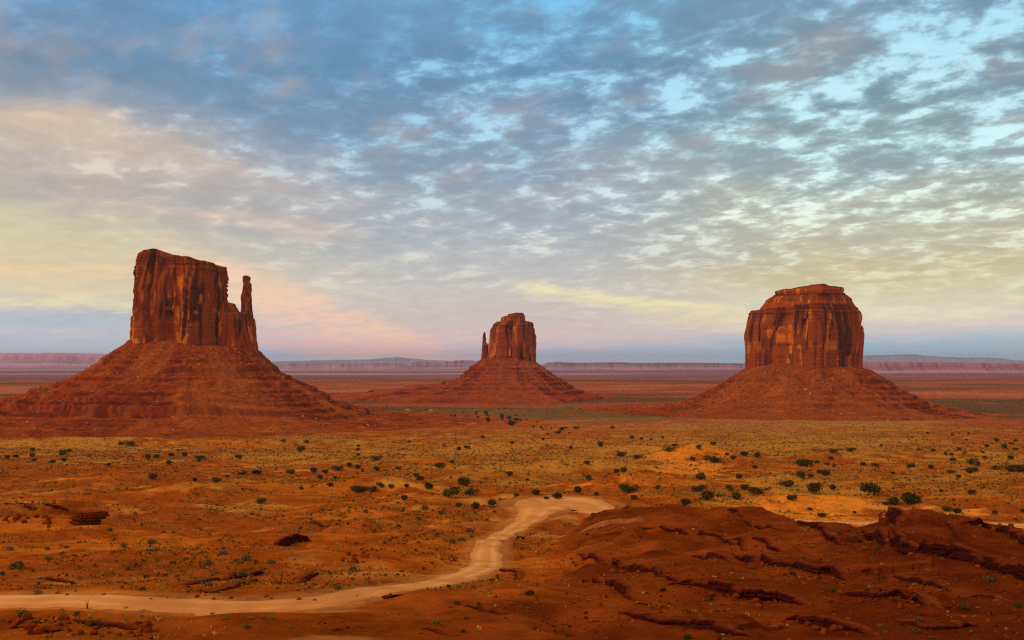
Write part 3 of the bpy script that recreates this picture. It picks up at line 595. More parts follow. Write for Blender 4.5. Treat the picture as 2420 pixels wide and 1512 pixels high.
def build_buttes():
    # --- left: broad mesa-like mitten with a separate thumb
    r = empty('butte'); tag(r, 'broad flat topped red butte with a slender thumb spire at its right', 'butte'); Y = 1750
    front = [(1,.2),(1,1),(-1,1),(-1,-.25),(-.92,-.75),(-.62,-1),(-.48,-.86),(-.28,-.95),(-.1,-.78),(.25,-.86),(.45,-1),(.82,-.9),(1,-.5)]
    tower('main_tower', r, Y, 62, [(331,600),(321,630),(315,675),(313,690),(316,700),(317,740),(320,860)], [(522,620),(527,635),(528,690),(530,730),(533,860)],
          [(325,602),(333,597),(357,590),(372,588),(385,589),(396,593),(399,606),(410,608),(425,607),(441,604),(462,605),(478,609),(496,615),(512,617),(521,619),(528,624)], 858, front[::-1], 1.0, 3, dark=.12)
    tower('shoulder_rock', r, Y - 6, 34, [(524,700),(519,712),(512,760),(504,860)], [(576,735),(600,745),(604,770),(607,800),(612,830),(618,862)],
          [(520,745),(530,718),(535,712),(548,714),(552,722),(560,733),(568,738),(572,736),(580,744),(598,750),(606,768)], 862, BOX, .7, 23, rows=140, n=420, dark=-.05)
    tower('thumb_spire', r, Y, 12, [(572,651),(571,662),(573,674),(569,700),(568,730),(566,770),(563,830)], [(593,652),(594,660),(591,665),(596,672),(594,700),(596,730),(600,755),(603,830)],
          [(574,653),(578,651),(586,650),(591,653)], 828, BOX, .28, 43, rows=160, n=240, dark=.1)
    prof = {'front': [(0,30),(30,8),(46,-3),(50,-4.5),(55,-12),(110,-33),(156,-49.5),(160,-51),(164,-57),(196,-61),(200,-62.5),(204,-76),(232,-81),(262,-84),(266,-87),(300,-90),(304,-92),(345,-95),(349,-97),(400,-99.7),(470,-104)],
            'left': [(0,36),(9,29),(46,5),(52,-4),(84,-21.7),(131,-40),(158,-44.5),(163,-51),(200,-60),(206,-66),(225,-69),(245,-76),(300,-90),(360,-99),(470,-106)],
            'right': [(0,20),(12,8),(28,-5),(34,-13),(66,-32),(95,-43),(122,-57),(128,-65),(175,-81),(211,-91),(283,-98),(380,-102),(470,-105)],
            'back': [(0,30),(60,-10),(150,-55),(300,-95),(470,-106)]}
    talus('talus_slope', r, Y, 459, 107, 62, prof, 470, 101, fan=(305, 17, .95))
    # --- middle, far: mitten with the thumb on its left
    r = empty('butte'); tag(r, 'smallest and most distant red butte with a thin thumb at its left', 'butte'); Y = 3100; tn = (1.0, .92, 1.05)
    tower('main_tower', r, Y, 62, [(1171,759),(1166,765),(1161,776),(1157,813),(1153,856)], [(1258,759),(1260,762),(1262,786),(1264,820),(1266,875)],
          [(1165,762),(1175,758),(1184,757),(1240,756),(1259,760)], 874, BOX, 1.15, 53, tn, dark=.05)
    tower('caprock', r, Y, 36, [(1183,748),(1182,757),(1180,764)], [(1241,746),(1242,757),(1244,764)],
          [(1182,749),(1190,747),(1198,745),(1201,741),(1212,739),(1225,738),(1236,738),(1240,744),(1243,748)], 763, BOX, .6, 63, tn, rows=70, n=420, bed=2.2, flat=.7, dark=.2)
    tower('thumb_spire', r, Y, 15, [(1143,784),(1141,790),(1140,813),(1137,850),(1134,872)], [(1147,784),(1148,790),(1146.5,807),(1149,812),(1156,815),(1160,872)],
          [(1141,786),(1144,783),(1147,784),(1149,788)], 870, BOX, .4, 73, tn, rows=140, n=240)
    prof = {'front': [(0,14),(60,-25),(76,-31),(80,-36),(120,-54),(168,-70),(174,-78),(228,-89),(234,-93),(300,-101),(380,-108),(460,-113)],
            'left': [(0,6),(12,-4),(33,-13),(37,-22),(50,-28),(59,-40),(89,-58),(166,-66),(337,-88),(460,-108)],
            'right': [(0,-1),(20,-14),(50,-34),(55,-40),(81,-54),(108,-71),(113,-77),(145,-88),(179,-99),(225,-109),(320,-113),(460,-116)],
            'back': [(0,10),(60,-25),(200,-80),(460,-112)]}
    talus('talus_slope', r, Y, 1201, 84, 62, prof, 460, 201, (.98, .84, 1.05), 4.0, fan=(262, 22, .6))
    # --- right: barrel shaped butte with a layered crown
    r = empty('butte'); tag(r, 'massive barrel shaped red butte with a layered flat crown and no thumb', 'butte'); Y = 2150
    plan = [(1,.1),(.85,.8),(0,1),(-.85,.85),(-1,.2),(-.97,-.05),(-.55,-.45),(-.18,-.72),(-.1,-1),(.08,-.98),(.45,-.86),(.86,-.66),(1,-.2)]
    tower('main_tower', r, Y, 98, [(1766,728),(1761,745),(1758,763),(1754,820),(1752,900)], [(2036,727),(2044,742),(2048,780),(2048,803),(2047,840),(2046,900)],
          [(1762,730),(1766,728),(1790,728),(1800,723),(1840,720),(1900,716),(2000,718),(2028,724),(2038,728),(2046,733)], 905, plan, 1.15, 83, dark=.12)
    tower('layered_crown', r, Y, 84, [(1829,690),(1818,697),(1803,708),(1801,713),(1790,727),(1788,740)], [(2000,690),(2010,698),(2024,710),(2023,714),(2032,726),(2036,740)],
          [(1825,691),(1850,690),(1900,688),(1980,690),(2002,691)], 738, plan, .8, 93, rows=110, bed=2.4, flat=.75, dark=.25)
    tower('caprock', r, Y - 4, 74, [(1827,681),(1828,686),(1827,690),(1836,702)], [(2002,681),(2001,689),(1994,702)],
          [(1829,681),(1840,679),(1862,679),(1872,676),(1896,673),(1926,672),(1940,676),(1970,678),(1997,680),(2003,682)], 701, plan, .6, 113, (1.25,1.25,1.2), rows=70, bed=1.6, flat=.8, dark=-.3)
    prof = {'front': [(0,-12),(30,-29),(46,-38),(49,-40),(54,-46),(120,-64),(156,-76),(160,-77.5),(165,-84),(220,-93),(290,-101),(360,-106)],
            'left': [(0,-16),(32,-37),(37,-42),(72,-60),(102,-79),(131,-86),(200,-95),(300,-102),(380,-108)],
            'right': [(0,-18),(42,-42),(47,-48),(77,-65),(113,-84),(142,-92),(208,-103),(300,-108),(380,-111)],
            'back': [(0,-16),(60,-50),(160,-90),(380,-110)]}
    talus('talus_slope', r, Y, 1904, 127, 96, prof, 380, 301, (.94, .95, 1.0), 3.4, fan=(240, 25, .8))
build_buttes()

# ------------------------------------------------------------------ far mesas and mountains
def mesa(name, top, Y, dep, label, cat, tint, seed, slope=.55, kind=None, n=420, rough=1.0):
    T = np.array(top, float); T[0, 1] += 26; T[-1, 1] += 26; k = Y / VW; xs = np.linspace(T[0, 0], T[-1, 0], n); X = (xs - 1209.6) * k
    zt = np.interp(xs, T[:, 0], (HOR - T[:, 1]) * k); gz = -112.0; hgt = np.maximum(zt - gz, 1)
    zt = zt + hgt * .06 * rough * fbm(X / (hgt.mean() * .9), X * 0, 4, seed)
    cr = np.array([(0, -.06), (.28, .12), (.42, .24), (.50, .33), (.52, .42), (.64, .52), (.72, .60), (.735, .72), (.77, .90), (.80, 1.0), (1.0, 1.0)])
    u = np.linspace(0, 1, 64); hz_ = np.interp(u, cr[:, 0], cr[:, 1])
    al = hgt[:, None] * (1.3 * fbm(X / (hgt.mean() * 4), X * 0, 4, seed + 2)[:, None] + .5 * ridged(X / (hgt.mean() * 1.6), X * 0 + 4, 3, seed + 3)[:, None] * (1 - .4 * u[None]))
    y = Y + (u[None] - .8) * hgt[:, None] * 2.6 + al * .9 + np.where(u > .8, (u - .8) * 5 * dep, 0)[None]
    z = gz + hgt[:, None] * 0 + (zt - gz)[:, None] * hz_[None] + hgt[:, None] * .02 * fbm(X[:, None] / 60, u[None] * 12, 3, seed + 4)
    x = np.repeat(X[:, None], 64, 1)
    c = np.empty(x.shape + (3,)); c[:] = np.array([.37,.215,.36]); bd = vn(hz_[None] * 9 + .4 * vn(X[:, None] / 400, 0 * u[None], seed + 5), 0 * x, seed + 6)  # lilac of the distance haze mixed into the rock colour
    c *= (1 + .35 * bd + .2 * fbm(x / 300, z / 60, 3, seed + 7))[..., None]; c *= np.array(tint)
    # back side down to the plain
    V = np.concatenate([np.stack([x, y, z], -1), np.stack([x[:, -1:], y[:, -1:] + 60, x[:, -1:] * 0 + gz - 5], -1)], 1); c = np.concatenate([c, c[:, -1:]], 1)
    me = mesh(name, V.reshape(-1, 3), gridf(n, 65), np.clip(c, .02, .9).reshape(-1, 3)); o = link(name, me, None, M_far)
    tag(o, label, cat, None, kind)
mesa('mesa', [(-420,850),(-300,834),(0,834),(120,835),(150,836),(190,840),(245,846),(330,852),(420,858)], 19000, 2500, 'long pale lilac mesa on the horizon left of the broad butte', 'mesa', (1.25,1.2,1.3), 1)
mesa('mesa', [(960,860),(972,855),(985,852.5),(998,856),(1010,853),(1022,853.5),(1038,857),(1052,853.5),(1070,851.5),(1100,851),(1130,852.5),(1165,853),(1230,856),(1290,858)], 17000, 1500, 'jagged topped lilac mesa on the horizon behind the small middle butte', 'mesa', (1.0,1.0,1.1), 11)
mesa('mesa', [(1255,860),(1300,857),(1325,855),(1345,856.5),(1400,857),(1450,856),(1530,857.5),(1640,857),(1790,859),(1860,862)], 14500, 1500, 'long low purple mesa on the horizon between the small and barrel shaped buttes', 'mesa', (1.0,.95,1.05), 21)
mesa('mesa', [(1960,861),(2000,857),(2060,856),(2140,856),(2200,856),(2290,857.5),(2360,858),(2419,858.5),(2600,858),(2800,862)], 10200, 900, 'purple banded mesa on the horizon right of the barrel shaped butte', 'mesa', (1.15,.9,.85), 31)
mesa('mesa', [(620,862),(680,859),(760,858.5),(850,859),(930,858),(1000,860)], 15500, 900, 'very low lilac mesa right of the thumb spire', 'mesa', (1.1,1.05,1.1), 41, rough=.5)
mesa('mountains', [(1900,858),(1960,843),(2060,840),(2130,838.5),(2165,837),(2200,841),(2270,845),(2330,844.5),(2370,846.5),(2395,851),(2460,853),(2600,856),(2700,862)], 42000, 2000, None, None, (.45,1.25,1.5), 51, kind='structure', rough=.4)  # blue tint paints distance haze onto the slopes
mesa('mountains', [(600,862),(640,854),(760,851),(870,849),(915,845),(935,843.5),(955,846),(1000,850),(1090,853),(1200,862)], 43000, 2000, None, None, (.45,1.25,1.5), 61, kind='structure', rough=.4)  # same painted haze blue

# ------------------------------------------------------------------ ledges, boulders, rubble
M_boulder = plain_mat('red_boulder', (.20,.038,.006), 2.5, .4)
M_palerock = plain_mat('pale_stone', (.58,.25,.085), .5, .3)
ORD = ['zeroth','first','second','third','fourth','fifth','sixth','seventh','eighth','ninth','tenth','eleventh','twelfth','thirteenth','fourteenth','fifteenth','sixteenth','seventeenth','eighteenth','nineteenth',
       'twentieth','21st','22nd','23rd','24th','25th','26th','27th','28th','29th','30th','31st','32nd','33rd','34th','35th','36th','37th','38th','39th','40th','41st','42nd','43rd','44th','45th','46th','47th','48th','49th','50th']
def build_ledge(q, s0, hv0, hgt, lab, i):
    P = np.column_stack([q, hv0]); P, s = polyline_resample(P, .16); q = P[:, :2]; hv = P[:, 2]
    T = np.gradient(q, axis=0); kk = np.ones(21) / 21
    T = np.stack([np.convolve(np.pad(T[:, a], 10, 'edge'), kk, 'valid') for a in (0, 1)], 1); T /= np.linalg.norm(T, axis=1)[:, None] + 1e-9
    nn = np.stack([T[:, 1], -T[:, 0]], 1)                     # towards the lower, near side
    top = H(q[:, 0] - nn[:, 0] * .7, q[:, 1] - nn[:, 1] * .7); bot = H(q[:, 0] + nn[:, 0] * 1.3, q[:, 1] + nn[:, 1] * 1.3) - .5
    rng = np.random.default_rng(900 + i); nb = max(2, int(round(hgt / .45))); L = s[-1] + 1
    def blocks(w):
        cuts = np.cumsum(rng.uniform(.5, 1.6, int(L / (w * .6)) + 4) * w); b = np.searchsorted(cuts, s); g = np.min(np.abs(s[:, None] - cuts[None, :]), 1)
        return rng.uniform(-1, 1, len(cuts) + 1)[b], np.exp(-(g / .10) ** 2)
    rows = [(-1.6, 0, 0, 0)]; X = []; topb, topg = blocks(1.6 + hgt * .5)
    prof = []
    tj = .16 * hgt * topb + .10 * fbm(s / .8, s * 0, 3, 700 + i)
    prof.append((np.full_like(s, -1.7), top * 0 + -.06 + H(q[:, 0] - nn[:, 0] * 1.7, q[:, 1] - nn[:, 1] * 1.7)))
    prof.append((np.full_like(s, -.8), top + .05 + tj * .6)); fade = np.clip(hv / hgt, 0, 1)
    for b in range(nb):
        bo, bg = blocks(1.0 + hgt * .35); f0, f1 = b / nb, (b + 1) / nb
        out = (.30 - .26 * b / nb + .26 * bo * min(1, hgt) - .30 * bg + .10 * fbm(s / .5, s * 0 + b, 2, 720 + i)) * (.35 + .65 * fade)
        zt = lerp(top + tj, bot, f0); zb = lerp(top + tj, bot, f1)
        hh = (zt - zb)
        prof.append((out - .10, zt - .02 * hh)); prof.append((out + .02, zt - .14 * hh)); prof.append((out + .03, zt - .5 * hh)); prof.append((out, zt - .86 * hh)); prof.append((out - .14, zt - .97 * hh))
    prof.append((np.full_like(s, -.3), bot - .3))
    O = np.stack([p[0] for p in prof]); Z = np.stack([p[1] for p in prof])
    Xx = q[:, 0][None] + nn[:, 0][None] * O; Yy = q[:, 1][None] + nn[:, 1][None] * O
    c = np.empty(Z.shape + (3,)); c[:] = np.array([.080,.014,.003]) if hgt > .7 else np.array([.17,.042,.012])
    c *= (1 + .4 * fbm(Xx / 1.1, Z / .35 + Yy / 3, 3, 760 + i))[..., None]; c[:2] = np.array([.27,.056,.008]); c[2] *= 1.5  # dark rock plus painted shade on the faces, tops and lip painted lighter
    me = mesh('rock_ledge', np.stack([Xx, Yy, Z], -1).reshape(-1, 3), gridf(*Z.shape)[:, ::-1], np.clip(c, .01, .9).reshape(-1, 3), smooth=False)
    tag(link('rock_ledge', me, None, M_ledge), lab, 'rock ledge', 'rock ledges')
for i, (q, s, hv, hgt, lab) in enumerate(LED): build_ledge(q, s, hv, hgt, lab, i)

def icos(sub):
    t = (1 + 5 ** .5) / 2
    V = [(-1,t,0),(1,t,0),(-1,-t,0),(1,-t,0),(0,-1,t),(0,1,t),(0,-1,-t),(0,1,-t),(t,0,-1),(t,0,1),(-t,0,-1),(-t,0,1)]
    F = [(0,11,5),(0,5,1),(0,1,7),(0,7,10),(0,10,11),(1,5,9),(5,11,4),(11,10,2),(10,7,6),(7,1,8),(3,9,4),(3,4,2),(3,2,6),(3,6,8),(3,8,9),(4,9,5),(2,4,11),(6,2,10),(8,6,7),(9,8,1)]
    V = [np.array(v, float) / np.linalg.norm(v) for v in V]
    for _ in range(sub):
        cache = {}; NF = []
        def mid(a, b):
            k = (min(a, b), max(a, b))
            if k not in cache: m = V[a] + V[b]; V.append(m / np.linalg.norm(m)); cache[k] = len(V) - 1
            return cache[k]
        for a, b, c in F:
            ab, bc, ca = mid(a, b), mid(b, c), mid(c, a); NF += [(a, ab, ca), (b, bc, ab), (c, ca, bc), (ab, bc, ca)]
        F = NF
    return np.array(V), np.array(F)
IV2, IF2 = icos(2); IV1, IF1 = icos(1); IV0, IF0 = icos(0)
def rock_shape(V, seed):
    r = np.random.default_rng(seed); v = V.copy() * np.array([1, r.uniform(.6, .95), r.uniform(.5, .85)])
    for _ in range(9):                                        # flat fracture faces
        n = r.normal(size=3); n /= np.linalg.norm(n); h = r.uniform(.42, .72); dd = v @ n - h; v -= np.maximum(dd, 0)[:, None] * n * .92
    return v + r.normal(size=v.shape) * .02
ROCKS = [mesh('boulder', rock_shape(IV2, k), IF2, smooth=False) for k in range(8)]
for m_ in ROCKS: m_.materials.append(M_boulder)
boulder_sets = []                                             # (survey points with size in metres, phrase)
rr = np.random.default_rng(5)
def along(i, n, lo, hi, phrase, bias=(.3, 3.2)):
    q, s, hv, hgt, lab = LED[i]; T = np.gradient(q, axis=0); T /= np.linalg.norm(T, axis=1)[:, None] + 1e-9; nn = np.stack([T[:, 1], -T[:, 0]], 1)
    k = rr.integers(0, len(q), n); o = rr.uniform(*bias, n) ; p = q[k] + nn[k] * o[:, None]
    boulder_sets.append((p, lo + (hi - lo) * rr.random(n) ** 2.2, phrase))
def pile(cx, cy, rx, ry, n, lo, hi, phrase):
    a = rr.normal(size=(n, 2)) * .5; X, Y = hit(cx + a[:, 0] * rx, cy + a[:, 1] * ry, H)
    boulder_sets.append((np.stack([X, Y], 1), lo + (hi - lo) * rr.random(n) ** 1.8, phrase))
along(0, 26, .3, 1.1, 'under the long dark red cliff band'); along(1, 6, .3, .9, 'below the dark knob on the ridge crest', (.5, 4)); along(2, 14, .3, 1.0, 'below the broken ledge under the crest dip')
along(3, 18, .25, .8, 'under the blocky middle ledge'); along(4, 22, .3, .9, 'along the lumpy low ledge'); along(5, 18, .25, .8, 'spilling from the dark ledge', (.3, 5)); along(6, 14, .3, .9, 'at the ragged bottom ledge')
along(9, 26, .3, 1.0, 'along the crumbling ledge right of the road bend', (-.5, 4)); along(11, 14, .5, 1.4, 'on the rounded rim at the right edge', (-1.5, 1.5)); along(18, 16, .3, .8, 'along the broken dark band below the road')
pile(850,1312,44,20,26,.4,1.1,'in the rubble patch left of the road'); pile(955,1284,34,14,14,.4,1.0,'in the rubble patch behind the road bend'); pile(1070,1320,30,18,12,.3,.9,'on the bank inside the road bend')
pile(40,1228,44,14,12,.7,2.0,'in the rock pile at the left edge'); pile(105,1236,20,10,8,.8,1.8,'beside the overhanging outcrop'); pile(330,1488,40,16,12,.3,.8,'in the dark rock heap below the road')
pile(620,1415,260,5,10,.25,.5,"along the road's far edge"); pile(60,1482,50,26,8,.5,1.2,'in the lower left corner'); pile(1960,1340,200,60,18,.25,.7,'strewn over the dark ridge slope'); pile(2120,1380,160,40,20,.3,.8,'strewn below the long cliff band')
big = [(1903,922,7,'upper large pale boulder on the front slope of the barrel shaped butte'), (1915,932,6,'lower large pale boulder on the front slope of the barrel shaped butte')]
nb_ = 0
def put_rock(x, y, z, sz, label, group):
    global nb_
    o = link('boulder', ROCKS[nb_ % 8]); nb_ += 1; o.location = (x, y, z + sz * .18); o.scale = (sz * .62, sz * .62, sz * .62)
    o.rotation_euler = (rr.uniform(-.3, .3), rr.uniform(-.3, .3), rr.uniform(0, 6.28)); tag(o, label, 'boulder', group)
for P, sz, ph in boulder_sets:
    o = np.argsort(P[:, 0] / P[:, 1]); z = H(P[:, 0], P[:, 1])
    for k, j in enumerate(o):
        put_rock(P[j, 0], P[j, 1], z[j], sz[j], f'{ORD[k+1]} red boulder {ph}, from the left' if k else f'leftmost red boulder {ph}', 'boulders ' + ph)

def scatter_rocks(name, P, sz, cols, label, seed, IV=IV0, IF=IF0, flat=.8):
    r = np.random.default_rng(seed); n = len(P); sh = [rock_shape(IV, seed + k) for k in range(12)]
    V = np.stack(sh)[r.integers(0, 12, n)]; a = r.uniform(0, 6.28, n); ca, sa = np.cos(a)[:, None], np.sin(a)[:, None]
    V = np.stack([V[..., 0] * ca - V[..., 1] * sa, V[..., 0] * sa + V[..., 1] * ca, V[..., 2] * flat], -1) * (sz[:, None, None] * .6) + P[:, None, :] + np.array([0, 0, .12]) * sz[:, None, None]
    F = (IF[None] + (np.arange(n) * len(IV))[:, None, None]).reshape(-1, 3)
    c = np.repeat(cols[:, None, :], len(IV), 1).reshape(-1, 3)
    me = mesh(name, V.reshape(-1, 3), F, c, smooth=False); return tag(link(name, me, None, M_ledge), label, 'rubble', None, 'stuff')
def near_rubble():
    r = np.random.default_rng(77); n = 26000; t = r.uniform(-.53, .53, n); Y = 70 * (400 / 70) ** r.random(n); X = t * Y
    D, _, W = road_field(X, Y); cl = fbm(X / 14, Y / 14, 3, 300) + .5 * fbm(X / 4, Y / 4, 2, 301); cy = np.interp(t, rk_t, rk[:, 1]); rid = (Y < cy + 5) & (t > rk_t[0])
    ok = (D > W + 1.2) & (cl > np.where(rid, -.12, np.where(Y < 135, .02, .22))); X, Y = X[ok], Y[ok]; m = len(X)
    for q, s, hv, hgt, lab in LED:
        k = r.integers(0, len(q), int(len(q) * 1.6)); X = np.r_[X, q[k, 0] + r.normal(size=len(k)) * 1.2]; Y = np.r_[Y, q[k, 1] - np.abs(r.normal(size=len(k))) * 2.2]
    n = len(X); sz = .10 + .38 * r.random(n) ** 3; z = H(X, Y)
    c = np.array([.15,.030,.006]) * r.uniform(.5, 1.7, (n, 1)); pl = r.random(n) < .03; c[pl] = np.array([.40,.16,.06]) * r.uniform(.7, 1.1, (pl.sum(), 1))
    scatter_rocks('rubble', np.stack([X, Y, z], 1), sz, c, 'small red stones strewn over the near slopes and ledges', 41)
near_rubble()
def talus_rubble():
    for k, (nm, n, lo, hi, lab) in enumerate((('butte', 5200, .8, 4.2, 'pale and red blocks strewn over the slope of the broad butte'), ('butte.001', 1600, 1.2, 4.5, 'blocks strewn over the slope of the small middle butte'), ('butte.002', 2600, 1.0, 4.5, 'blocks strewn over the slope of the barrel shaped butte'))):
        x, y, z, d, th = BUT[nm]; r = np.random.default_rng(60 + k); i = r.integers(12, len(d) - 6, n * 4); j = r.integers(0, len(th), n * 4)
        ok = (np.sin(th[j]) < .35) & ((fbm(x[i, j] / 45, y[i, j] / 45, 3, 500 + k) + .3 * r.normal(size=n * 4)) > .05); i, j = i[ok][:n], j[ok][:n]; m = len(i)
        jx, jy = r.normal(size=m) * 1.5, r.normal(size=m) * 1.5
        P = np.stack([x[i, j] + jx, y[i, j] + jy, z[i, j]], 1); P = P[P[:, 2] > H(P[:, 0], P[:, 1]) - .5]; m = len(P)
        sz = lo + (hi - lo) * r.random(m) ** 3.5
        c = np.array([.36,.085,.012]) * r.uniform(.4, 1.6, (m, 1)); pl = r.random(m) < .28; c[pl] = np.array([.72,.36,.15]) * r.uniform(.75, 1.15, (pl.sum(), 1))
        scatter_rocks('rubble', P, sz, np.clip(c, 0, .9), lab, 70 + k)
        if k == 2:
            for vx, vy, s_, lb in big:
                t, s2 = tx(vx), tz(vy); e = np.abs(x / y - t) * 3 + np.abs(z / y - s2) + (y > 2150) * 9; q = np.unravel_index(np.argmin(e), e.shape)
                o = link('boulder', ROCKS[3].copy()); o.data.materials.clear(); o.data.materials.append(M_palerock); o.location = (x[q], y[q], z[q] + 1); o.scale = (s_ * .7,) * 3; tag(o, lb, 'boulder', 'pale boulders')
talus_rubble()

def build_outcrop():
    """stack of sandstone beds with an overhanging right end"""
    (X0,), (Y0,) = hit([200], [1241], H); n = 220; th = np.linspace(0, 2 * math.pi, n, endpoint=False); beds = [(.0, 3.6, 2.6, 0), (.9, 3.9, 2.8, -.2), (1.5, 3.3, 2.5, -.5), (2.0, 5.0, 3.2, .2), (2.7, 5.6, 3.5, .5), (3.3, 5.2, 3.3, .35), (3.9, 4.4, 2.8, -.1)]
    rows = []; cols = []
    for b, (z0, a, bb, ox) in enumerate(beds):
        z1 = beds[b + 1][0] if b + 1 < len(beds) else 4.25
        for zz, k in ((z0, .96), (z0 + .06, 1.0), ((z0 + z1) / 2, 1.03), (z1 - .08, 1.0), (z1 - .01, .95)):
            R = k * (1 + .10 * fbm(np.cos(th) * 2 + b * 3, np.sin(th) * 2, 3, 880) + .05 * vn(th * 9, th * 0 + b, 881))
            ty = np.where(np.cos(th) < 0, 1 - .55 * (z0 / 4), 1); lx = np.where(np.cos(th) < 0, 1.3 - .16 * b, 1.0)
            rows.append(np.stack([X0 + ox + a * R * np.cos(th) * lx, Y0 + 1.5 + bb * R * np.sin(th), -.5 + zz + 0 * th + .12 * fbm(np.cos(th) * 3, np.sin(th) * 3, 2, 882 + b)], -1)); cols.append(np.array([.14,.030,.007]) * (1 + .35 * vn(th * 7, th * 0 + b, 883)[:, None]))
    last = rows[-1]; cen = last.mean(0)
    for k in (.8, .55, .3, .05): rows.append(cen + (last - cen) * k + np.array([0, 0, .10 * (1 - k)])); cols.append(np.tile(np.array([.26,.06,.012]), (n, 1)))
    V = np.stack(rows); zb = H(np.array([X0]), np.array([Y0]))[0]; V[..., 2] += zb
    me = mesh('rock_outcrop', V.reshape(-1, 3), gridf(len(rows), n, True), np.stack(cols).reshape(-1, 3)); tag(link('rock_outcrop', me, None, M_ledge), 'dark layered rock outcrop with an overhanging end on the left red slope', 'rock outcrop')
build_outcrop()

# ------------------------------------------------------------------ junipers and shrubs
def leaf_mat(name, a, b):
    m = bpy.data.materials.new(name); m.use_nodes = True; N = NT(m.node_tree); oi = N.n.new('ShaderNodeObjectInfo'); ge = N.n.new('ShaderNodeNewGeometry')
    n = N.noise(ge.outputs['Position'], 1.8, 2, .6); k = N.math('ADD', N.math('MULTIPLY', ge.outputs['Random Per Island'], .5), N.math('MULTIPLY', n, .35)); k = N.math('ADD', k, N.math('MULTIPLY', N.math('SUBTRACT', oi.outputs['Random'], .5), .6), clamp=True)
    bs = N.n.new('ShaderNodeBsdfPrincipled'); N.l.new(N.mix(k, (*a, 1), (*b, 1)), bs.inputs['Base Color']); bs.inputs['Roughness'].default_value = .9; bs.inputs['Specular IOR Level'].default_value = 0.0
    o = N.n.new('ShaderNodeOutputMaterial'); N.l.new(bs.outputs[0], o.inputs[0]); return m
M_jun = leaf_mat('juniper_foliage', (.040,.042,.009), (.150,.130,.028)); M_bark = plain_mat('juniper_bark', (.11,.065,.035), 6, .3)
M_sage = leaf_mat('grey_shrub_foliage', (.10,.10,.045), (.19,.17,.075)); M_lime = leaf_mat('yellow_green_foliage', (.17,.16,.03), (.34,.29,.05)); M_dry = leaf_mat('dry_brush', (.12,.085,.03), (.23,.16,.05))
def leaf_cloud(seed, n, lobes, spread, leaf, zmin=.05, flat=.8):
    r = np.random.default_rng(seed); C = []
    for _ in range(lobes): C.append((r.normal() * spread, r.normal() * spread, r.uniform(.24, .56), r.uniform(.24, .40)))
    C.append((0, 0, .36, .42)); C = np.array(C); k = r.integers(0, len(C), n)
    dv = r.normal(size=(n, 3)); dv /= np.linalg.norm(dv, axis=1)[:, None]; rad = r.uniform(.35, 1.05, n) ** .6
    P = C[k, :3] + dv * (C[k, 3] * rad)[:, None] * np.array([1.1, 1.1, flat]); P[:, 2] = np.maximum(P[:, 2], zmin)
    a = r.normal(size=(n, 3)); b = np.cross(a, r.normal(size=(n, 3))); a /= np.linalg.norm(a, axis=1)[:, None]; b /= np.linalg.norm(b, axis=1)[:, None]; L = leaf * r.uniform(.6, 1.4, (n, 1))
    V = np.stack([P - a * L - b * L * .7, P + a * L - b * L * .6, P + a * L * .8 + b * L, P - a * L * .9 + b * L * .8], 1).reshape(-1, 3)
    return V, np.arange(4 * n).reshape(-1, 4)
def trunk_mesh(seed):
    r = np.random.default_rng(seed); V, F = [], []
    def limb(p0, p1, r0, r1):
        m = 6; b = len(V)
        for k in range(4):
            c = p0 + (p1 - p0) * k / 3 + r.normal(size=3) * .018; rad = r0 + (r1 - r0) * k / 3
            for j in range(m): V.append(c + rad * np.array([math.cos(j * 6.283 / m), math.sin(j * 6.283 / m), 0]))
        for k in range(3):
            for j in range(m): F.append((b + k * m + j, b + k * m + (j + 1) % m, b + (k + 1) * m + (j + 1) % m, b + (k + 1) * m + j))
    limb(np.array([0, 0, -.08]), np.array([.02, .0, .34]), .055, .036)
    for k in range(4):
        a = k * 1.6 + r.random(); limb(np.array([.01, 0, .16 + .04 * k]), np.array([.26 * math.cos(a), .26 * math.sin(a), .55 + .06 * k]), .030, .010)
    return mesh('trunk', np.array(V), np.array(F))
CROWN = []
for k in range(7):
    v, f = leaf_cloud(200 + k, 760, 4 + k % 4, .17 + .035 * (k % 4), .046); me = mesh('crown', v, f, smooth=False); me.materials.append(M_jun); CROWN.append(me)
TRUNK = [trunk_mesh(300 + k) for k in range(4)]
for m_ in TRUNK: m_.materials.append(M_bark)
z2 = lambda L: [(806.4 + a * .3334, 693 + (b + c * .42) * .3334, c * .3334) for a, b, c in L]
zE = lambda L: [(756 + a * .2603, 932.4 + (b + c * .4) * .2603, c * .2603) for a, b, c in L]
z3 = lambda L: [(1612.8 + a * .3334, 630 + (b + c * .42) * .3334, c * .3334) for a, b, c in L]
z6 = lambda L: [(1612.8 + a * .3334, 1008 + (b + c * .42) * .3334, c * .3334) for a, b, c in L]
z5 = lambda L: [(806.4 + a * .3334, 1008 + (b + c * .42) * .3334, c * .3334) for a, b, c in L]
z4 = lambda L: [(a * .3334, 1008 + (b + c * .42) * .3334, c * .3334) for a, b, c in L]
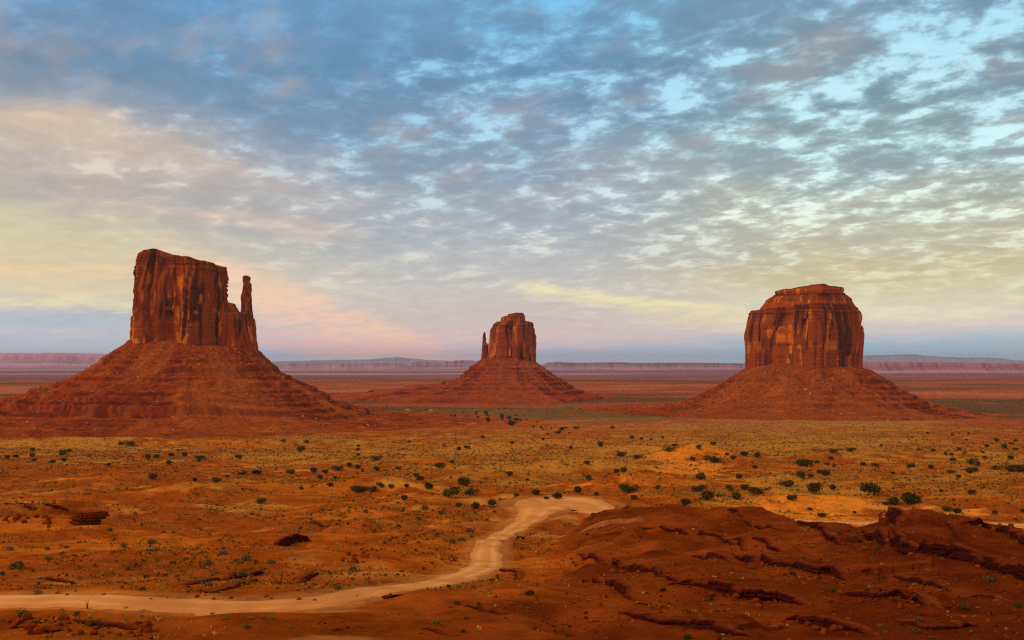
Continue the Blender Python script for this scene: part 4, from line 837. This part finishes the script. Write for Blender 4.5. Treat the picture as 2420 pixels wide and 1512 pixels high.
JUN = z2([(250,1165,45),(55,1213,40),(115,1228,36),(255,1240,40),(400,1238,30),(785,1192,36),(697,1218,45),(530,1283,42),(556,1313,45),(880,1333,80),(610,1362,55),(462,1360,38),(350,1363,38),(215,1390,45),(100,1385,50),(145,1380,52),(760,1410,85),(800,1395,60),(447,1445,48),(915,1405,55),(1068,1478,60),(950,1493,60),(840,1495,50),(1193,1280,38),(1317,1320,28),(1380,1400,55),(1242,1432,32),(1535,1435,55),(1450,1447,32),(1675,1390,60),(1805,1418,40),(1750,1310,42),(1738,1197,35),(1975,1142,48),(1835,1075,32),(1833,1055,25),(1625,1093,25),(1950,1260,40),(2000,1250,50),(2005,1375,62),(2050,1385,70),(2240,1375,35),(2075,1440,45),(835,1098,32),(900,1090,30),(727,1077,18),(1216,1053,28),(993,1018,20),(1457,995,18),(1430,1030,26),(1555,962,32),(1530,985,25),(1920,950,25),(2095,1157,40),(2325,1105,40),(2355,1075,30),(2060,1020,30),(2125,1027,25),(2195,1033,20),(2278,1020,18),(482,1050,20),(120,1078,22),(120,1140,30),(150,1255,28),(280,1355,40)])
JUN += zE([(1420,155,22),(1410,172,18),(1433,200,25),(1505,165,35),(1520,180,25),(1525,220,40),(1530,240,25),(1650,190,50),(1655,220,25),(1720,210,35),(1725,232,30),(1740,258,55),(1780,225,35),(1780,250,25),(1820,228,20),(1225,187,28),(1195,190,18),(1383,125,12),(1543,135,12),(1620,125,18),(1675,122,18),(1730,135,12),(1690,158,12),(1780,188,16),(1855,187,12),(1880,228,14),(1973,245,16),(1940,287,22),(2008,295,30),(2025,315,20),(2100,302,20),(2160,340,35),(2230,300,20),(2325,300,35),(2260,345,20),(808,425,26),(347,462,26),(345,495,30),(605,110,14),(578,135,14),(480,135,12),(2360,130,20),(2285,135,14),(2120,135,14),(2060,157,12),(1085,130,12),(960,135,16),(1300,155,12)])
JUN += z3([(218,1358,70),(315,1325,30),(435,1322,50),(355,1350,40),(528,1330,45),(395,1488,45),(68,1363,35),(215,1253,30),(112,1275,40),(130,1480,70),(1065,1302,35),(1190,1297,35),(1213,1290,25),(1050,1350,35),(840,1385,70),(885,1392,60),(950,1383,30),(1025,1395,25),(1072,1405,30),(1278,1393,40),(1378,1408,35),(838,1475,60),(908,1478,42),(965,1455,40),(1007,1460,50),(515,1417,30),(1490,1460,22),(1605,1410,45),(1760,1412,40),(1905,1450,35),(2035,1440,55),(2075,1432,45),(2222,1420,45),(2340,1425,60),(2395,1428,60),(2093,1400,35),(2050,1380,50),(1920,1365,30),(1863,1320,25),(1902,1328,25),(1773,1300,30),(1962,1295,25),(2000,1310,20),(1670,1293,22),(2155,1267,30),(2280,1268,45),(2225,1230,35),(2320,1250,25),(2360,1230,25),(2025,1180,20),(1910,1187,22),(2010,1225,20),(1740,1180,15),(1408,1265,20),(2320,1350,40),(2353,1290,25),(2140,1350,25),(1955,1482,35),(2120,1310,25)])
JUN += z6([(745,395,75),(117,433,60),(380,483,80),(500,452,60),(552,458,40),(440,430,45),(325,425,40),(340,445,35),(765,500,50),(1065,428,50),(1360,450,90),(1500,520,65),(1600,505,105),(930,440,80),(20,530,70),(175,490,80),(1945,590,60),(1880,580,50),(2045,463,50),(1830,455,25),(900,580,35),(990,625,40),(1430,540,30),(1218,603,30),(2210,605,35),(2410,595,30),(600,440,25),(255,485,30)])
JUN += z4([(225,203,35),(242,233,30),(380,243,35),(452,235,35),(440,185,50),(490,170,35),(240,165,30),(105,208,30),(50,215,35),(1048,205,50),(1208,197,38),(1197,252,42),(1308,195,40),(1112,210,35),(1262,165,20),(1422,215,42),(1411,237,25),(1700,215,40),(2120,160,50),(2062,315,52),(2223,310,48),(2303,315,40),(2390,290,48),(1723,327,38),(1835,325,45),(1612,347,25),(1530,375,50),(2270,360,35),(2375,358,30),(2340,405,40),(765,270,30),(925,115,50),(855,118,30),(1085,352,55),(1380,372,30),(2010,95,30),(2165,108,30),(2130,435,30),(1845,525,45)])
ZONES = [   # survey box, phrase
 ((0,0,1085,1004), 'on the flat left of the dark thicket'), ((1085,0,1235,1004), 'in the dark thicket below the small butte'), ((1235,0,1360,1025), 'on the plain right of the dark thicket'),
 ((0,0,260,1060+70), 'on the sand strip under the broad butte, left part'), ((260,0,520,1060+75), 'on the sand strip under the broad butte, middle part'), ((520,0,640,1200), 'scattered just left of the straw rise'), ((0,1100,520,1300), 'on the red slope at left'),
 ((640,0,960,1100), 'high on the straw rise near the butte foot'), ((640,1100,870,1125), 'in the upper row left of the grassy rise'), ((640,1125,870,1400), 'in the lower row left of the grassy rise'),
 ((870,1000,1120,1135), 'on the crest of the grassy rise'), ((870,1135,1010,1400), "on the rise's left flank"), ((1010,1135,1130,1400), "on the rise's front slope"), ((1120,1000,1420,1160), "on the rise's right part"), ((1130,1150,1345,1400), "just behind the road's far end"),
 ((1345,1000,1530,1125), 'left of the bright sandy dune, upper band'), ((1345,1125,1545,1400), 'left of the bright sandy dune, lower band'), ((1530,1000,1640,1100), 'on the bright dune itself'), ((1545,1100,1700,1160), 'below the bright dune'), ((1545,1160,1740,1400), 'between the dune and the dark ridge'),
 ((1640,1000,1800,1135), 'just right of the bright dune'), ((1640,1130,1850,1160), 'on the straw flat below the dune'), ((1740,1140,1900,1400), 'on the left half of the orange sand slope'), ((1800,1000,2000,1140), 'under the barrel shaped butte, left band'), ((1900,1140,2110,1260), 'on the orange sand slope, middle'),
 ((2000,1000,2190,1140), 'under the barrel shaped butte, middle band'), ((2110,1140,2600,1300), 'on the orange sand slope, right end'), ((2190,0,2290,1110), "at the right, above the pale track, first half"), ((2290,0,2600,1110), "at the photo's right edge, upper band"), ((2190,1110,2600,1140), "at the photo's right edge, lower band"), ((0,0,2600,1600), 'out on the open scrub')]
def label_set(items, noun):
    """items: (vx, vy, ...); a label for each: zone and rank within the zone, counted from the left"""
    zi = [next(k for k, (b, _) in enumerate(ZONES) if b[0] <= it[0] < b[2] and b[1] <= it[1] < b[3]) for it in items]; out = [None] * len(items)
    for k in set(zi):
        m = sorted((i for i in range(len(items)) if zi[i] == k), key=lambda i: items[i][0])
        for r, i in enumerate(m): out[i] = (f'leftmost {noun} {ZONES[k][1]}' if r == 0 else f'{ORD[r+1]} {noun} {ZONES[k][1]}, from the left') if len(m) > 1 else f'only {noun} {ZONES[k][1]}'
    return out
def plant_junipers():
    labs = label_set(JUN, 'juniper'); V = np.array(JUN); X, Y = hit(V[:, 0], V[:, 1], H); Z = H(X, Y); r = np.random.default_rng(31)
    for i in range(len(JUN)):
        w_ = V[i, 2] / VW * Y[i] * 1.12; sc = w_ / .95; big_ = V[i, 2] > 12
        k = r.integers(0, 7); a = r.uniform(0, 6.28); sq = r.uniform(.80, 1.05)
        if big_:
            o = empty('juniper_tree', (X[i], Y[i], Z[i])); c_ = link('crown', CROWN[k], o); t_ = link('trunk', TRUNK[k % 4], o)
        else:
            o = link('juniper_tree', CROWN[k]); o.location = (X[i], Y[i], Z[i])
        o.rotation_euler = (0, 0, a); o.scale = (sc * r.uniform(.8, 1.15), sc * r.uniform(.75, 1.15), sc * sq); tag(o, labs[i], 'juniper', 'junipers on the valley floor')
plant_junipers()

SHRUB_M = {}
for kind, m_, n, leaf in (('lime', M_lime, 170, .05), ('sage', M_sage, 260, .05), ('dark', M_jun, 260, .05), ('dry', M_dry, 200, .05)):
    for k in range(3):
        v, f = leaf_cloud(400 + k + len(kind) * 10, n, 3, .16, leaf, .02, .7); v[:, 2] -= .12; me = mesh('shrub', v, f, smooth=False); me.materials.append(m_); SHRUB_M[kind, k] = me
SHR = [(z6([(530,770,30),(915,840,35),(750,820,25),(1270,760,28),(1200,768,22),(575,918,28),(505,1025,28),(300,1020,28),(410,1103,24),(570,1112,24),(985,1165,26),(350,800,18)]), 'lime', 'yellow green shrub', 'on the upper left part of the dark ridge'),
       (z6([(1365,1015,42),(1740,1008,34),(1110,1160,32),(1280,855,40),(1335,925,24),(1645,1110,42),(1820,1155,32),(1695,960,26),(1340,1100,24),(1440,1105,22),(2220,1225,40),(2090,1275,30)]), 'lime', 'yellow green shrub', 'on the right part of the dark ridge'),
       (z6([(210,1255,32),(135,1330,38),(650,1418,36),(993,1355,36),(1172,1352,32),(1400,1395,42),(2070,1338,38),(1440,1445,32),(750,1505,28),(290,1500,26),(445,1435,26),(515,1470,22)]), 'lime', 'yellow green shrub', 'near the bottom edge of the dark ridge'),
       (z6([(1070,1150,50),(780,1030,45),(1310,1140,50),(1985,1265,60),(1550,1390,40),(30,1480,60),(485,665,30),(205,1210,40),(1470,745,50),(2380,1255,60)]), 'dark', 'dark green bush', 'on the dark ridge'),
       (z6([(2165,1060,80),(1670,1350,60),(1380,850,45),(1280,860,35),(1655,1435,60),(1255,1158,36),(330,1060,30),(1775,1485,40)]), 'sage', 'grey green bush', 'on the dark ridge'),
       (z5([(1340,1165,72),(815,1240,50),(975,1248,45),(880,1350,35),(1580,1465,50),(1735,1310,35),(770,1380,24),(865,1440,40),(2285,1145,50),(1085,595,30),(1028,655,28),(435,585,25),(410,695,35)]), 'dark', 'dark bush', 'on the brown slope around the road bend'),
       (z5([(670,1375,85),(1325,1280,26),(1410,1335,24),(1285,1410,28),(970,1440,24),(395,1460,26),(1660,1245,24),(1430,890,26),(1465,865,40),(1995,985,24)]), 'lime', 'pale green shrub', 'on the brown slope below the road bend'),
       (z5([(1255,775,42),(905,720,60),(705,600,50),(670,760,46),(175,590,45),(545,640,46),(590,560,60),(85,995,55),(315,1045,36),(850,790,50),(790,800,60),(950,605,26),(1070,560,36)]), 'sage', 'grey green bush', 'beside the upper stretch of road'),
       (z4([(895,1278,30),(1930,1340,54),(1780,1345,46),(1595,1342,52),(450,1320,40),(1860,1345,30),(2060,1410,40),(20,1360,40),(405,1415,40),(2020,1370,30)]), 'lime', 'yellowish shrub', 'along the near edge of the road'),
       (z4([(1750,1400,66),(160,1305,80),(250,1368,66),(1480,1100,64),(1715,1030,74),(1475,945,70),(130,960,105),(75,853,52),(15,1030,46),(1075,800,66),(1050,860,60),(1740,915,80),(1925,945,50),(465,845,40),(330,855,44),(880,835,50),(1670,935,50),(780,720,44),(350,925,40),(1585,880,60),(2400,1130,60)]), 'sage', 'grey green bush', 'on the slopes left of the road'),
       (z4([(480,1185,32),(735,1183,38),(405,1175,42),(270,1165,50),(1120,1050,24),(565,1065,36),(785,1097,38),(1885,1195,30),(2230,1222,36),(235,1015,30),(110,1050,30),(725,1045,26),(535,1157,24)]), 'dry', 'dry brown bush', 'on the sand above the road at left')]
def plant_shrubs():
    r = np.random.default_rng(51)
    for items, kind, noun, ph in SHR:
        V = np.array(sorted(items)); X, Y = hit(V[:, 0], V[:, 1], H); Z = H(X, Y)
        for i in range(len(V)):
            sc = V[i, 2] / VW * Y[i] * 1.05; o = link('shrub', SHRUB_M[kind, r.integers(0, 3)]); o.location = (X[i], Y[i], Z[i]); o.scale = (sc, sc, sc * .85); o.rotation_euler = (0, 0, r.uniform(0, 6.28))
            tag(o, f'leftmost {noun} {ph}' if i == 0 else f'{ORD[i+1]} {noun} from the left {ph}', 'shrub', f'{noun}s {ph}')
plant_shrubs()
def dead_stalk():
    (X,), (Y,) = hit([206], [1437], H); z = H(np.array([X]), np.array([Y]))[0]; r = np.random.default_rng(3); V, F = [], []
    for k in range(9):
        p = np.array([X + r.normal() * .05, Y + r.normal() * .05, z]); d = np.array([r.normal() * .22, r.normal() * .22, 1.0]); L = r.uniform(.5, 1.0); b = len(V)
        for q in range(4):
            c = p + d * L * q / 3 + np.array([d[0], d[1], 0]) * .3 * (q / 3) ** 2; w_ = .022 * (1 - q / 4)
            for j in range(4): V.append(c + w_ * np.array([math.cos(j * 1.571), math.sin(j * 1.571), 0]))
        for q in range(3):
            for j in range(4): F.append((b + q * 4 + j, b + q * 4 + (j + 1) % 4, b + q * 4 + 4 + (j + 1) % 4, b + q * 4 + 4 + j))
    tag(link('dead_bush', mesh('dead_bush', np.array(V), np.array(F)), None, M_bark), 'bare dead bush of thin upright stalks beside the near road', 'bush')
dead_stalk()

def low_scrub():
    """tufts of straw grass and low brush, too many to count"""
    r = np.random.default_rng(91); n = 330000; t = r.uniform(-.54, .54, n); Y = 72 * (1900 / 72) ** (r.random(n) ** .72); X = t * Y
    g, s, vx, vy = ground_cover(X, Y); D, _, W = road_field(X, Y); cl = fbm(X / 17, Y / 17, 3, 600) + .6 * fbm(X / 5, Y / 5, 2, 601)
    cy = np.interp(t, rk_t, rk[:, 1]); rid = (Y < cy + 8) & (t > rk_t[0])
    pr = np.clip(.24 + .62 * g + .95 * cl - .30 * s, 0, 1) * np.where(rid, .10, 1) * np.where(vy < 1030, .55, 1) * np.clip(.22 + (Y - 90) / 300, .18, 1)
    ok = (D > W + 1.0) & (r.random(n) < pr); X, Y, g = X[ok], Y[ok], g[ok]; n = len(X); Z = H(X, Y)
    br = r.random(n) < .13; w_ = np.clip(.16 + .34 * r.random(n) ** 1.9 + .0011 * Y, .18, 1.5); w_ = np.where(br, w_ * r.uniform(1.1, 1.9, n), w_)
    kf = 7; dv = r.normal(size=(n, kf, 3)); dv /= np.linalg.norm(dv, axis=2)[..., None]; dv[..., 2] = np.abs(dv[..., 2]) * .6 + .12
    P = np.stack([X, Y, Z], 1)[:, None] + dv * (w_ * .42)[:, None, None]; a = r.normal(size=(n, kf, 3)); a /= np.linalg.norm(a, axis=2)[..., None]; b = np.cross(a, dv); b[..., 2] += .4; L = (w_ * .26)[:, None, None]
    T = np.stack([P - a * L, P + a * L, P + b * L * 1.5], 2).reshape(-1, 3); F = np.arange(len(T)).reshape(-1, 3)
    q = np.clip(.35 * g + .55 * r.random(n) + .05, 0, 1)[:, None]; c = np.where(r.random((n, 1)) < .5, np.array([[.13,.090,.014]]), np.array([[.30,.170,.026]])) * (1 - q) + np.array([[.74,.42,.075]]) * q
    c[br] = np.array([.085,.060,.010]); c *= r.uniform(.6, 1.3, (n, 1)); me = mesh('low_scrub', T, F, np.repeat(c, kf * 3, 0), smooth=False)
    tag(link('low_scrub', me, None, M_tuft), 'low straw grass tufts and dark brush dotting the valley floor', 'scrub', None, 'stuff'); return n
M_tuft = ground_mat('tuft', 1.0, .1, 0.0, .1)
low_scrub()

# ------------------------------------------------------------------ the tiny homestead on the plain
def box(V, F, x0, x1, y0, y1, z0, z1):
    b = len(V); V += [(x0,y0,z0),(x1,y0,z0),(x1,y1,z0),(x0,y1,z0),(x0,y0,z1),(x1,y0,z1),(x1,y1,z1),(x0,y1,z1)]; F += [(b,b+3,b+2,b+1),(b+4,b+5,b+6,b+7),(b,b+1,b+5,b+4),(b+1,b+2,b+6,b+5),(b+2,b+3,b+7,b+6),(b+3,b,b+4,b+7)]
def boxes(name, L, mat, parent):
    V, F = [], []
    for a in L: box(V, F, *a)
    return link(name, mesh(name, np.array(V, float), np.array(F), smooth=False), parent, mat)
M_white = plain_mat('white_siding', (.72,.70,.66), 1, .08); M_darkroof = plain_mat('dark_roofing', (.10,.08,.07), 1, .1); M_pane = plain_mat('dark_pane', (.05,.05,.06), 1, .05, .3); M_tan = plain_mat('tan_boards', (.42,.26,.14), 1, .1)
def hut(vx, vy, L, mat, label, name, cat):
    (X,), (Y,) = hit([vx], [vy], H); z = H(np.array([X]), np.array([Y]))[0]; e = empty(name, (X, Y, z)); tag(e, label, cat, 'buildings on the plain')
    boxes('wall', [(-L/2, L/2, -2, 2, -.4, 2.7)], mat, e); boxes('roof', [(-L/2-.3, L/2+.3, -2.3, 2.3, 2.703, 2.95)], M_darkroof if mat is not M_white else M_white, e)
    boxes('door', [(-.5, .5, -2.05, -2.003, 0, 2.05)], M_tan if mat is M_white else M_white, e)
    for wx in (-L*.32, L*.3): boxes('window', [(wx-.6, wx+.6, -2.05, -2.003, 1.0, 1.9)], M_pane, e)
hut(963, 970, 9, M_white, 'tiny white trailer on the plain, left of the dark cabin', 'trailer', 'trailer'); hut(990, 971.5, 10, M_pane, 'tiny dark cabin between two white trailers on the plain', 'cabin', 'cabin')
hut(1018, 971, 7, M_white, 'tiny white trailer on the plain, right of the dark cabin', 'trailer', 'trailer'); hut(926, 971.5, 8, M_tan, 'tiny tan shed on the plain, beside the end of the broad butte slope', 'shed', 'shed')

# ------------------------------------------------------------------ haze over the whole valley
def build_haze():
    v = np.array([(sx, sy, sz) for sx in (-53000, 53000) for sy in (-900, 49500) for sz in (-150, 335)], float)
    f = np.array([(0,1,3,2),(4,6,7,5),(0,4,5,1),(2,3,7,6),(0,2,6,4),(1,5,7,3)])
    me = mesh('haze', v, f, smooth=False); m = bpy.data.materials.new('valley_haze'); m.use_nodes = True; N = NT(m.node_tree)
    pv = N.n.new('ShaderNodeVolumePrincipled'); pv.inputs['Color'].default_value = (.64, .76, 1.0, 1); pv.inputs['Density'].default_value = 2.3e-5; pv.inputs['Anisotropy'].default_value = 0.0
    o = N.n.new('ShaderNodeOutputMaterial'); N.l.new(pv.outputs[0], o.inputs['Volume']); m.cycles.homogeneous_volume = True if hasattr(m.cycles, 'homogeneous_volume') else None
    tag(link('haze', me, None, m), kind='stuff')
build_haze()
